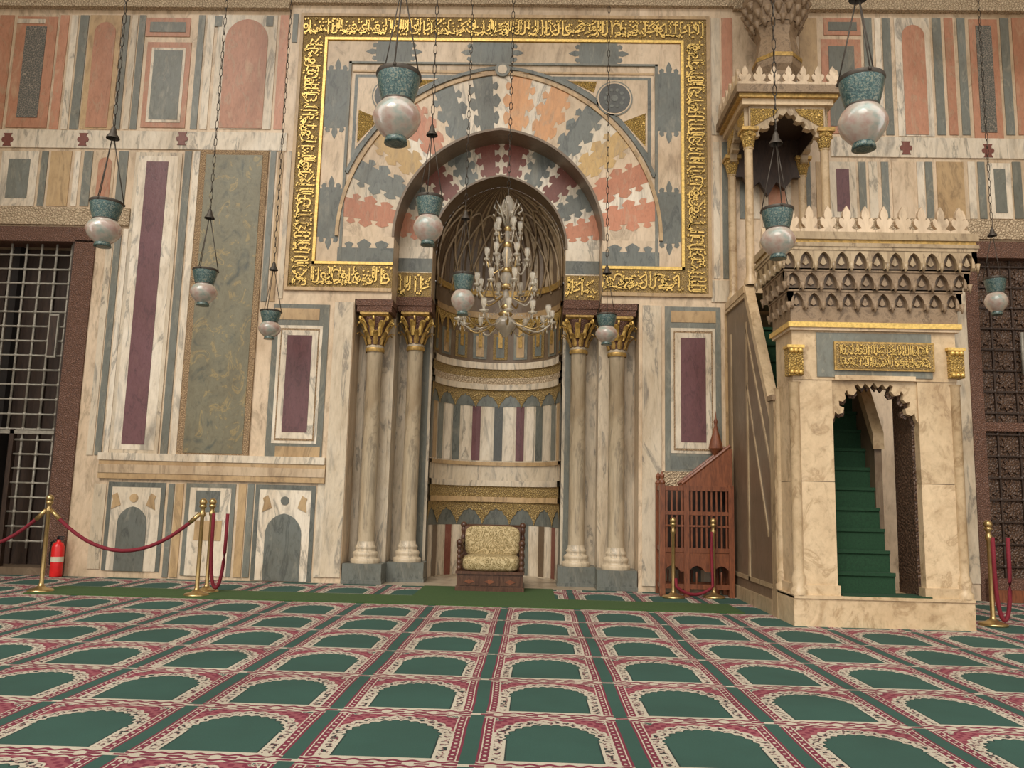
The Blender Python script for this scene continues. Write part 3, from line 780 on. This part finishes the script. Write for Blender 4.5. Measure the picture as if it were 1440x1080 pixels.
fringe(b,cxm,zl,oh,sc,half,yP+.06,yP+.13,'beige'); fringe(b,cxm,zl,oh,sc,half,yP+.135,yP+.17,'dwood',.85,.03)
z1_=zmu; b.box(cxm-po-.03,cxm+po+.03,yP-.01,yP+.65,zc,zc+.04,'cream'); b.box(cxm-po-.05,cxm+po+.05,yP-.03,yP+.67,zc+.03,z1_,'gold')
ztm=W(1240,347,yP-.2).z
T=ztm-z1_
y0p,y1p=yP+.0,yP+.64
def tier(z0,z1,e,cellw,k='muq',kd='brown'):
    fx0,fx1=cxm-po-e,cxm+po+e; fy0,fy1=y0p-e,y1p+e*.5
    b.box(fx0+.05,fx1-.05,fy0+.05,fy1-.05,z0,z1,kd)  # dark core paints the shade inside the muqarnas niches
    b.box(fx0-.01,fx1+.01,fy0-.01,fy1,z1-.035,z1,k)
    sides=[(Matrix.Translation((fx0,fy0,0)),fx1-fx0),
           (Matrix.Translation((fx0,fy1,0))@Matrix.Rotation(-pi/2,4,'Z'),fy1-fy0),
           (Matrix.Translation((fx1,fy0,0))@Matrix.Rotation(pi/2,4,'Z'),fy1-fy0)]
    for Tm,L in sides:
        b.T=Tm; n=max(2,round(L/cellw)); w=L/n; h=z1-z0
        for i in range(n):
            x=i*w; a=w*.36
            ar=[AP(a,h*.5,t/10) for t in range(11)]
            cx=x+w/2; zb=z0+h*.28
            poly=[(x,z0+h*.12),(x+w*.14,z0),(cx-a,zb)]+[(cx+p[0],zb+p[1]) for p in ar[::-1]]+[(cx+a,zb),(x+w*.86,z0),(x+w,z0+h*.12),(x+w,z1),(x,z1)]
            b.prism(poly,0,.055,k)
            b.tube([(x,.0,z0-.03),(x,.0,z0+h*.3)],[.008,.03],k,6)
            b.prism([(cx-a*.5,zb),(cx,zb-h*.1),(cx+a*.5,zb),(cx,zb+h*.34)],.03,.06,k)
        b.T=None
b.box(cxm-po-.02,cxm+po+.02,y0p-.01,y1p,z1_,z1_+T*.22,'muq')
tier(z1_+T*.18,z1_+T*.46,.05,.19,'muq','dome1'); tier(z1_+T*.44,z1_+T*.72,.11,.19,'muq','dome1'); tier(z1_+T*.70,z1_+T*1.0,.17,.19,'sooty','dome1')
zs1=W(1240,330,yP-.2).z
e=.19; b.box(cxm-po-e,cxm+po+e,y0p-e,y1p+.12,ztm,ztm+.04,'sooty'); b.box(cxm-po-e+.02,cxm+po+e-.02,y0p-e+.02,y1p+.1,ztm+.04,ztm+.085,'goldd')
b.box(cxm-po-e,cxm+po+e,y0p-e,y1p+.12,ztm+.08,zs1+.03,'sooty')
FL=[(-.5,0),(-.5,.14),(-.22,.2),(-.40,.34),(-.44,.48),(-.34,.58),(-.16,.50),(-.22,.64),(-.18,.8),(0,1.0),(.18,.8),(.22,.64),(.16,.50),(.34,.58),(.44,.48),(.40,.34),(.22,.2),(.5,.14),(.5,0)]
def crest(b,Tm,L,cellw,h,z,k,th=.05):
    b.T=Tm; n=max(2,round(L/cellw)); w=L/n
    for i in range(n): b.prism([((i+.5+x*.98)*w,z+y*h) for x,y in FL],0,th,k)
    b.T=None
hcr=W(1240,290,yP-.15).z-zs1-.02
ex=e-.06
crest(b,Matrix.Translation((cxm-po-ex,y0p-ex,0)),2*(po+ex),.20,hcr,zs1+.03,'cream')
crest(b,Matrix.Translation((cxm-po-ex,y1p+.1,0))@Matrix.Rotation(-pi/2,4,'Z'),y1p-y0p+.1+ex,.20,hcr,zs1+.03,'cream')
crest(b,Matrix.Translation((cxm+po+ex,y0p-ex,0))@Matrix.Rotation(pi/2,4,'Z'),y1p-y0p+.1+ex,.20,hcr,zs1+.03,'cream')
bx0,bx1=2.72,3.88
yK=-1.06; yS=-1.04
zr1=3.92; yr_b=yP+.62; slope=1.68; zr0=max(.62,zr1+(yr_b-yS)*slope)
for s,(xa,xb) in enumerate(((bx0,bx0+.08),(bx1-.08,bx1))):
    poly=[(yr_b,0),(-.03,0),(-.03,zr1-.02),(yS,zr1-.02),(yr_b,zr0)]
    b.prismx(poly,xa,xb,'brown')
    b.prismx([(yr_b-.05,zr0-.10),(yS-.02,zr1-.08),(-.03,zr1-.06),(-.03,zr1+.06),(yS-.05,zr1+.06),(yr_b-.05,zr0+.08)],xa-.03,xb+.01,'beige')
    b.prismx([(yr_b,.0),(-.03,0),(-.03,.16),(yr_b,.16)],xa-.03,xb+.03,'sooty')
    xo=xa-.015 if s==0 else xb
    for dz in (.46,1.2):
        b.prismx([(yr_b+.1+dz*.2,max(.3,zr0-dz+.1)),(yS,zr1-dz-.06),(yS,zr1-dz),(yr_b+.1+dz*.2,max(.34,zr0-dz+.18))],xo,xo+.015,'sooty')
    b.prismx([(yr_b+.1,.28),(-.2,.28),(-.2,.33),(yr_b+.1,.33)],xo,xo+.015,'sooty')
    b.box(xo,xo+.015,yS-.03,yS+.03,.28,zr1-.4,'sooty'); b.box(xo,xo+.015,-.27,-.2,.28,zr1-.4,'sooty')
b.box(bx0-.04,bx0+.12,yr_b-.06,yr_b+.10,0,zr0+.42,'sooty'); b.box(bx0-.06,bx0+.14,yr_b-.08,yr_b+.12,zr0+.42,zr0+.48,'muq')
nst=14; ys0=yP+.22; ys1=yS-.05; zp_=3.42
for i in range(nst):
    ya=ys0+(ys1-ys0)*i/nst; z=Zp+(zp_-Zp)*(i+1)/nst
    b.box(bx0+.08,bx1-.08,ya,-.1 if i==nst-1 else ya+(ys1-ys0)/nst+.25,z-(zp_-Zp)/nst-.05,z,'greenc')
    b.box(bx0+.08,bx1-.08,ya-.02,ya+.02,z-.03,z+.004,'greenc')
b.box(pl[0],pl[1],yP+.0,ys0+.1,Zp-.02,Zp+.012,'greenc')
b.box(pl[1]-.05,pl[1]-.0,yP+.15,yP+.6,Zp+.02,zl-.1,'dwood')
# kiosk
wk=lambda px,py:W(px,py,yK)
kx0,kx1=wk(1054,300).x,wk(1162,300).x; kc=(kx0+kx1)/2; kh=(kx1-kx0)/2
yb0=-.16
zcap0,zcap1=wk(1100,212).z,wk(1100,188).z
zk=zr1
b.box(min(kx0-.1,bx0),bx1,yK-.02,yb0+.1,zk-.02,zk+.08,'beige')
for x in (kx0,kx1):
    for yy in (yK,yb0):
        b.lathe([(.085,zk+.08),(.085,zk+.14),(.065,zk+.18),(.058,zk+.22),(.055,zcap0),(.07,zcap0+.02)],(x,yy,0),'beige',14)
        b.lathe([(.058,zcap0),(.08,zcap0+.1),(.10,zcap1-.02),(.10,zcap1)],(x,yy,0),'goldc',14)
        for i in range(8): b.ball((x+.09*math.cos(i*pi/4),yy+.09*math.sin(i*pi/4),zcap1-.05),.026,'goldd',6)
        b.box(x-.11,x+.11,yy-.11,yy+.11,zcap1,zcap1+.05,'goldd')
zen=wk(1100,152).z
KH=[(0,.34),(.04,.27),(.09,.29),(.115,.22),(.10,.18),(.15,.15),(.20,.17),(.225,.10),(.21,.05),(.27,.02),(.32,.04),(.345,-.04),(.33,-.10),(.39,-.12),(.42,-.2)]
def karch(Tm,hwid,k='sooty'):
    b.T=Tm; s_=hwid/.46; zt=zen; zb=zcap1
    H=(zt-zb-.06)
    for s in (-1,1):
        poly=[(0,zt)]+[(s*x*s_,zb+.02+(y/.34)*H*.88) for x,y in KH]+[(s*hwid,zb-.15),(s*hwid,zt)]
        b.prism(poly,-.05,.05,k); 
        g=[(s*.10*s_,zt-.04),(s*.15*s_,zb+H*.78),(s*.26*s_,zb+H*.58),(s*.35*s_,zb+H*.36),(s*hwid*.96,zb+H*.2),(s*hwid*.96,zt-.04)]
        b.prism(g,-.062,-.05,'goldc')
    b.T=None
ymid=(yK+yb0)/2; yh=(yb0-yK)/2
karch(Matrix.Translation((kc,yK,0)),kh)
karch(Matrix.Translation((kx0,ymid,0))@Matrix.Rotation(-pi/2,4,'Z'),yh)
karch(Matrix.Translation((kx1,ymid,0))@Matrix.Rotation(pi/2,4,'Z'),yh)
b.prism([(kx0,zen),(kx1,zen),(kx1,zcap1-.25)]+[(kc+x*.8*kh,zcap1-.25-z*.35) for x,z in ((.9,0),(.6,.5),(.3,.2),(0,.8),(-.3,.2),(-.6,.5),(-.9,0))]+[(kx0,zcap1-.25)],yb0-.04,yb0+.04,'shut_shade')  # added dark back panel, stands in for shade under the canopy
b.box(kx0+.05,kx1-.05,yK+.06,yb0-.05,zen-.06,zen+.0,'shut_shade')  # dark soffit and side sheets below paint the kiosk's inner shade
for x in (kx0+.055,kx1-.065): b.box(x,x+.01,yK+.06,yb0-.05,zcap1+.05,zen,'shut_shade')
b.box(kx0-.10,kx1+.10,yK-.10,yb0+.08,zen,zen+.08,'beige')
b.box(kx0-.15,kx1+.15,yK-.15,yb0+.10,zen+.08,zen+.13,'goldd')
b.box(kx0-.19,kx1+.19,yK-.19,yb0+.12,zen+.13,zen+.24,'muq')
zcr=zen+.24
crest(b,Matrix.Translation((kx0-.17,yK-.17,0)),kx1-kx0+.34,.20,.27,zcr,'cream',.04)
crest(b,Matrix.Translation((kx0-.17,yb0+.1,0))@Matrix.Rotation(-pi/2,4,'Z'),yb0-yK+.27,.20,.27,zcr,'cream',.04)
crest(b,Matrix.Translation((kx1+.17,yK-.17,0))@Matrix.Rotation(pi/2,4,'Z'),yb0-yK+.27,.20,.27,zcr,'cream',.04)
lc=(W(1092,80,ymid).x,ymid,0)
zA=zcr; zB=W(1090,50,ymid).z
b.lathe([(.30,zA),(.30,zA+.12),(.26,zA+.16),(.25,zA+.42),(.31,zA+.50),(.33,zA+.60),(.26,zB-.12),(.30,zB),(.33,zB+.05)],lc,'muq',8,False,rot=pi/8)
b.lathe([(.335,zA+.59),(.34,zA+.62),(.335,zA+.65)],lc,'goldd',8,False,rot=pi/8)
for t in range(16):
    a=2*pi*t/16
    for rr,zo in ((.33,.0),(.38,.13),(.43,.26)):
        b.tube([(lc[0]+(rr-.03)*math.cos(a+zo*1.5),lc[1]+(rr-.03)*math.sin(a+zo*1.5),zB+zo),(lc[0]+rr*math.cos(a+zo*1.5),lc[1]+rr*math.sin(a+zo*1.5),zB+zo+.12)],[.015,.06],'muq',6)
b.lathe([(.33,zB+.05),(.36,zB+.16),(.42,zB+.36),(.46,zB+.40),(.46,zB+.48),(.38,zB+.5)],lc,'muq',16,False)
b.lathe([(.36,zB+.5),(.44,zB+.75),(.40,zB+1.05),(.22,zB+1.4),(.05,zB+1.6),(.03,zB+1.9),(.002,zB+2.1)],lc,'muq',16)
b.obj('minbar')
# ------------------------------------------------------------------ wooden kursi
b=B()
pk=F(928,838); yk=pk.y; kx0=pk.x; kx1=min(W(1041,800,yk).x,bx0-.06); kd=min(.6,-.12-yk)
kz=lambda p:W(985,p,yk).z
zt=kz(684); 
def post(x,y,z,r=.035,k='wood'):
    b.box(x-r,x+r,y-r,y+r,0,z,k)
xmid=kx0+(kx1-kx0)*.36
for x in (kx0+.03,xmid,kx1-.03):
    for y in (yk,yk+kd): post(x,y,zt+.02)
for x in (kx0+.03,): 
    for y in (yk,yk+kd):
        b.lathe([(.03,zt),(.045,zt+.04),(.02,zt+.08),(.035,zt+.13),(.002,zt+.19)],(x,y,0),'wood',10)
def rail(xa,xb,y,za,zb): b.box(xa,xb,y-.02,y+.02,za,zb,'wood')
for y in (yk,yk+kd):
    rail(kx0,kx1,y,zt-.06,zt); rail(kx0,kx1,y,kz(722)-.025,kz(722)+.025); rail(kx0,kx1,y,kz(774)-.03,kz(774)+.03); rail(kx0,kx1,y,.10,.16)
    rail(kx0,kx1,y,kz(740)-.012,kz(740)+.012)
    xx=kx0+.09
    while xx<kx1-.05:
        b.box(xx-.011,xx+.011,y-.012,y+.012,kz(774),zt-.02,'wood')
        xx+=.065
    seg=3; w=(kx1-kx0)/seg; za=kz(778); 
    for i in range(seg):
        cx=kx0+w*(i+.5); a=w*.34
        ar=[AP(a,a*1.15,t/10) for t in range(11)]
        zb_=za-.22
        b.prism([(cx-w/2,zb_-.02),(cx-a,zb_-.02)]+[(cx+p[0],zb_-a*.6+p[1]) for p in ar[::-1] if zb_-a*.6+p[1]>zb_-.02]+[(cx+a,zb_-.02),(cx+w/2,zb_-.02),(cx+w/2,za),(cx-w/2,za)],y-.015,y+.015,'wood')
        b.tube([(cx,y,.14),(cx,y,zb_-.02)],.014,'wood',6)
for x in (kx0+.03,kx1-.03):
    b.box(x-.02,x+.02,yk,yk+kd,zt-.06,zt,'wood'); b.box(x-.02,x+.02,yk,yk+kd,kz(772)-.03,kz(772)+.03,'wood'); b.box(x-.02,x+.02,yk,yk+kd,.1,.16,'wood')
    yy=yk+.09
    while yy<yk+kd: b.box(x-.012,x+.012,yy-.012,yy+.012,.14,zt,'wood'); yy+=.09
b.box(kx0+.02,kx1-.02,yk+.02,yk+kd-.02,kz(790),kz(790)+.03,'wood')
b.box(kx0+.04,kx1-.04,yk+kd-.04,yk+kd-.02,kz(772),zt-.05,'shut_shade')
for y in (yk+.02,yk+kd):
    b.prism([(xmid,zt-.02),(kx1,zt-.02),(kx1,kz(630)),(kx1-.05,kz(630)),(xmid,zt+.05)],y-.012,y+.012,'wood')
    b.tube([(xmid-.05,y,zt+.03),(kx1-.02,y,kz(626))],.025,'wood',6)
x=kx1-.14
b.lathe([(.03,0),(.03,kz(640)),(.05,kz(636)),(.10,kz(628)),(.085,kz(620)),(.04,kz(604)),(.018,kz(594)),(.03,kz(589)),(.012,kz(584)),(.002,kz(574))],(x,yk+kd,0),'wood',10)
b.obj('wooden_kursi',bevel=.004)
# ------------------------------------------------------------------ armchair
pc=F(688,833); yA=pc.y; w2=(W(737,800,yA).x-W(640,800,yA).x)/2; cx=pc.x
az=lambda p:W(688,p,yA).z
b=B(); D=.72
zb0=.012
b.box(cx-w2,cx+w2,yA,yA+D,zb0,zb0+.05,'woodd'); b.box(cx-w2+.02,cx+w2-.02,yA+.02,yA+D-.02,zb0+.05,az(808),'woodd'); b.box(cx-w2,cx+w2,yA,yA+D,az(808),az(804),'woodd')
for i in range(3):
    xa=cx-w2+.05+i*(2*w2-.1)/3
    b.box(xa+.01,xa+(2*w2-.1)/3-.01,yA+.008,yA+.02,zb0+.07,az(811),'woodd')
    xm=xa+(2*w2-.1)/6; b.prism([(xm-.07,zb0+.12),(xm,zb0+.09),(xm+.07,zb0+.12),(xm,zb0+.15)],yA,yA+.01,'wood')
def turned(x,y,z0,z1,r=.03):
    n=5; prof=[]
    for i in range(n*4+1):
        f=i/(n*4); prof.append((r*(.62+.38*abs(math.sin(f*n*pi))),z0+(z1-z0)*f))
    b.lathe(prof,(x,y,0),'woodd',10)
zs_=az(782); 
for s in (-1,1):
    x=cx+s*(w2-.04)
    turned(x,yA+.05,az(804),az(766),.035); b.ball((x,yA+.05,az(764)),.045,'woodd')
    turned(x,yA+D-.06,az(804),az(742),.038); b.ball((x,yA+D-.06,az(741)),.045,'woodd')
    turned(x,yA+D*.5,az(804),az(768),.025)
    b.tube([(x,yA+.02,az(767)),(x,yA+D*.4,az(764)),(x,yA+D-.05,az(764))],.034,'woodd',8)
b.box(cx-w2+.06,cx+w2-.06,yA+D-.10,yA+D-.03,az(804),az(743),'woodd')
b.tube([(cx-w2+.05,yA+D-.06,az(743)),(cx+w2-.05,yA+D-.06,az(743))],.03,'woodd',8)
def cushion(x0,x1,y0,y1,z0,z1,k='brocade'):
    cxx,cyy,czz=(x0+x1)/2,(y0+y1)/2,(z0+z1)/2; hx,hy,hz=(x1-x0)/2,(y1-y0)/2,(z1-z0)/2
    vs=[];fs=[]; U,V=24,12
    sg=lambda t,e:math.copysign(abs(t)**e,t)
    for i in range(V+1):
        ph=-pi/2+pi*i/V
        for j in range(U):
            th=2*pi*j/U
            vs.append((cxx+hx*sg(math.cos(ph),.35)*sg(math.cos(th),.35),cyy+hy*sg(math.cos(ph),.35)*sg(math.sin(th),.35),czz+hz*sg(math.sin(ph),.45)))
    for i in range(V):
        for j in range(U): fs.append((i*U+j,i*U+(j+1)%U,(i+1)*U+(j+1)%U,(i+1)*U+j))
    b.add(vs,fs,k,True)
cushion(cx-w2+.07,cx+w2-.07,yA+.01,yA+D-.1,az(805)+.0,zs_)
cushion(cx-w2+.07,cx+w2-.07,yA+D-.26,yA+D-.08,zs_-.04,az(741))
b.obj('upholstered_armchair')
# ------------------------------------------------------------------ stanchions + ropes
def stanchion(px,py,h):
    p=F(px,py); b=B(); c=(p.x,p.y,0)
    b.lathe([(.001,0),(.14,0),(.145,.015),(.13,.03),(.07,.045),(.035,.07),(.024,.10),(.022,h-.22),(.035,h-.2),(.035,h-.17),(.024,h-.15),(.024,h-.12),(.042,h-.10),(.042,h-.085),(.025,h-.07)],c,'brass',18)
    b.ball((p.x,p.y,h-.045),.045,'brass',14)
    b.obj('stanchion',loc=(p.x,p.y,0)); return Vector((p.x,p.y,h-.18))
s1=stanchion(57,832,1.12); s2=stanchion(276,838,1.12); s3=stanchion(290,833,1.12)
s4=stanchion(947,841,1.02); s5=stanchion(1004,841,1.02); s6=stanchion(1397,880,1.10)
def rope(a,c,sag,n=16):
    b=B(); pts=[a.lerp(c,i/n)-Vector((0,0,sag*(1-(2*i/n-1)**2))) for i in range(n+1)]
    b.tube(pts,.022,'rope',8); b.tube([pts[0],pts[1]],.026,'brass',8); b.tube([pts[-2],pts[-1]],.026,'brass',8)
    b.obj('velvet_rope')
rope(s1+Vector((.03,0,0)),s2-Vector((.03,0,0)),.45)
rope(s1-Vector((.03,0,0)),s1+Vector((-1.9,.1,.05)),.5)
def hang(a,w,dz,side=1,dy=0,n=20):
    b=B(); pts=[]
    for i in range(n+1):
        f=i/n; t=pi*f; x=a.x+side*(.03+w*.5*(1-math.cos(t)) ); 
        pts.append((x,a.y-.02+dy*f,a.z-dz*math.sin(t)**.55 if 0<f<1 else a.z))
    b.tube(pts,.022,'rope',8); b.obj('velvet_rope')
hang(s3,.17,.88); 
b=B(); n=20; pts=[]
for i in range(n+1):
    f=i/n; q=s4.lerp(s5,f)
    pts.append((q.x,q.y-.06,.05+.12*abs(2*f-1)**2)) 
pts=[(s4.x+.03,s4.y-.03,.25)]+pts[1:-1]+[(s5.x-.03,s5.y-.03,s5.z*.75),(s5.x-.03,s5.y-.02,s5.z)]
b.tube(pts,.02,'rope',8); b.obj('velvet_rope')
hang(s6,.16,.86)
b=B(); c=(W(83,760,-.14).x,-.14,0); 
b.lathe([(.001,.0),(.075,.0),(.08,.02),(.08,.40),(.06,.45),(.025,.47),(.025,.50)],c,'redp',18)
b.lathe([(.0815,.2),(.0815,.27)],c,'canc',18)
b.box(c[0]-.02,c[0]+.06,c[1]-.015,c[1]+.015,.50,.515,'blackp'); b.box(c[0]-.02,c[0]+.07,c[1]-.015,c[1]+.015,.53,.545,'blackp'); b.box(c[0]-.02,c[0]+.01,c[1]-.015,c[1]+.015,.49,.54,'blackp')
b.tube([(c[0]-.02,c[1],.5),(c[0]-.10,c[1],.46),(c[0]-.11,c[1],.3),(c[0]-.095,c[1],.16)],.012,'blackp',8)
b.obj('fire_extinguisher')
# ------------------------------------------------------------------ hanging lamps
ZC=ZT-.02
def chain(b,x,y,z0,z1,r=.009):
    zmid=min(z1,9.0)
    L=.11; n=int((zmid-z0)/L)
    for i in range(n):
        z=z0+(zmid-z0)*i/n; l=(zmid-z0)/n*1.15
        dx,dy=(r*1.7,0) if i%2 else (0,r*1.7)
        b.tube([(x,y,z),(x-dx,y-dy,z+l*.25),(x-dx,y-dy,z+l*.75),(x,y,z+l)],r*.55,'chain',4)
        b.tube([(x,y,z),(x+dx,y+dy,z+l*.25),(x+dx,y+dy,z+l*.75),(x,y,z+l)],r*.55,'chain',4)
    b.tube([(x,y,zmid),(x,y,z1)],r,'chain',5)
    b.lathe([(.06,-.06),(.08,-.03),(.08,0)],(x,y,z1),'chain',10)
RW=.27
def lamp(px,pyrim,wpx,hpx,pybell):
    d=FPX*RW/wpx
    y=-11.4+d
    p=W(px,pyrim,y); s=(W(px+wpx/2,pyrim,y).x-W(px-wpx/2,pyrim,y).x)/2
    H=p.z-W(px,pyrim+hpx,y).z
    b=B(); x,y,z=p; c=(x,y,z)
    r=s
    b.lathe([(r*1.0,0),(r*1.03,-.03*H),(r*.98,-.06*H)],c,'chain',26)
    b.lathe([(r*.97,-.03*H),(r*.98,-.05*H),(r*.90,-.2*H),(r*.76,-.36*H),(r*.70,-.42*H)],c,'turq',26)
    b.lathe([(r*.92,0),(r*.80,-.2*H),(r*.66,-.4*H)],c,'turq',26)
    b.lathe([(r*.70,-.42*H),(r*.92,-.50*H),(r*1.06,-.60*H),(r*1.07,-.66*H),(r*.95,-.76*H),(r*.66,-.87*H),(r*.46,-.92*H)],c,'milk',26)
    b.lathe([(r*.715,-.40*H),(r*.74,-.42*H),(r*.715,-.44*H)],c,'chain',26)
    b.lathe([(r*.46,-.92*H),(r*.50,-.96*H),(r*.52,-1.0*H),(r*.3,-1.0*H),(.001,-1.0*H)],c,'turq',26)
    zbell=W(px,pybell,y).z
    for i in range(3):
        a=2*pi*i/3+.5
        b.tube([(x+r*math.cos(a),y+r*math.sin(a),z),(x+r*.05*math.cos(a),y+r*.05*math.sin(a),zbell)],.005,'chain',4)
        b.ball((x+r*math.cos(a),y+r*math.sin(a),z-.01),.014,'chain',6)
    k=.8
    b.lathe([(.075*k,0),(.07*k,.015),(.04*k,.05),(.03*k,.09),(.012*k,.12),(.001,.125)],(x,y,zbell-.02),'chain',14)
    chain(b,x,y,zbell+.09,ZC)
    b.obj('mosque_lamp',loc=(x,y,z-H))
for a in [(561,104,62,98,-20),(1211,110,63,100,-5),(150,284,44,63,192),(604,277,39,68,188),(1093,294,45,70,200),(289,379,34,51,305),(652,385,31,58,306),(381,437,29,40,378),(853,442,29,43,383),(1399,391,29,52,330)]:
    lamp(*a)
# ------------------------------------------------------------------ chandelier
b=B()
yC=-.75; pC=W(712,400,yC); xC=pC.x
zC=lambda p:W(712,p,yC).z
stem=[(475,.02),(470,.06),(462,.13),(455,.17),(448,.10),(443,.04),(432,.03),(425,.06),(415,.045),(408,.025),(400,.05),(392,.09),(386,.07),(380,.025),(368,.045),(358,.075),(350,.045),(342,.025),(330,.04),(322,.025),(306,.025),(300,.07),(292,.10),(284,.08),(276,.03)]
b.lathe([(r,zC(p)) for p,r in stem],(xC,yC,0),'crystal',16)
for pp,rr in ((442,.10),(432,.06),(403,.08),(381,.08),(345,.06),(322,.05)):
    b.lathe([(rr*.6,zC(pp+4)),(rr,zC(pp)),(rr*.6,zC(pp-4))],(xC,yC,0),'brass',16)
b.tube([(xC,yC,zC(475)),(xC,yC,zC(276))],.016,'brass',6)
def arms(n,R_,z0,zlow,zend,ph,cup=.055):
    for i in range(n):
        a=2*pi*i/n+ph; d=Vector((math.cos(a),math.sin(a),0)); o=Vector((xC,yC,0))
        pts=[]
        for j in range(11):
            f=j/10; r=.08+(R_-.08)*f
            z=z0+(zlow-z0)*math.sin(min(1,f*1.35)*pi/2)+(0 if f<.6 else (zend-zlow)*((f-.6)/.4)**1.6)
            pts.append(o+d*r+Vector((0,0,z)))
        b.tube(pts,.012,'brass' if i%2 else 'crystal',6)
        e=pts[-1]
        b.lathe([(.01,-.02),(cup,.0),(cup*1.15,.02),(cup*.5,.015)],e,'crystal',12)
        b.lathe([(.022,.01),(.018,.05),(.030,.08),(.038,.12),(.034,.15),(.040,.17)],e,'crystal',10)
        b.lathe([(.010,.0),(.010,.08),(.001,.11)],e,'canc',8)
        for t in range(4):
            aa=pi*t/2; q=e+Vector((cup*math.cos(aa),cup*math.sin(aa),-.05)); b.lathe([(.001,-.035),(.010,-.01),(.001,.03)],q,'crystal',6)
        top=Vector((xC,yC,z0+.22))
        for j in range(0,9):
            f=j/8; q=top.lerp(e+Vector((0,0,.02)),f)-Vector((0,0,.10*math.sin(pi*f))); 
            b.ball(q,.008,'crystal',6)
arms(12,.62,zC(450),zC(466),zC(452),.1,.055)
arms(8,.40,zC(418),zC(428),zC(405),.3,.045)
arms(6,.27,zC(378),zC(386),zC(366),.0,.04)
arms(5,.17,zC(340),zC(345),zC(328),.2,.035)
for i in range(6):
    a=2*pi*i/6+.3; d=Vector((math.cos(a),math.sin(a),0)); o=Vector((xC,yC,0))
    b.tube([o+d*.03+Vector((0,0,zC(320))),o+d*.10+Vector((0,0,zC(296))),o+d*.17+Vector((0,0,zC(284))),o+d*.20+Vector((0,0,zC(294))),o+d*.15+Vector((0,0,zC(298)))],.012,'crystal',6)
    b.ball(o+d*.20+Vector((0,0,zC(305))),.018,'crystal',6)
chain(b,xC,yC,zC(277),ZC,.011)
b.obj('crystal_chandelier',loc=(xC,yC,zC(476)))
# ------------------------------------------------------------------ light
w=bpy.data.worlds.new('world'); bpy.context.scene.world=w; w.use_nodes=True
bg=w.node_tree.nodes['Background']; bg.inputs[0].default_value=(1.0,.95,.88,1); bg.inputs[1].default_value=1.2
sd=bpy.data.lights.new('courtyard_daylight','SUN'); sd.energy=2.1; sd.angle=math.radians(34); sd.color=(1,.95,.87)
so=bpy.data.objects.new('courtyard_daylight',sd); bpy.context.collection.objects.link(so)
so.rotation_euler=Euler((math.radians(48),0,math.radians(-20)))
bpy.context.scene.view_settings.view_transform='Standard'
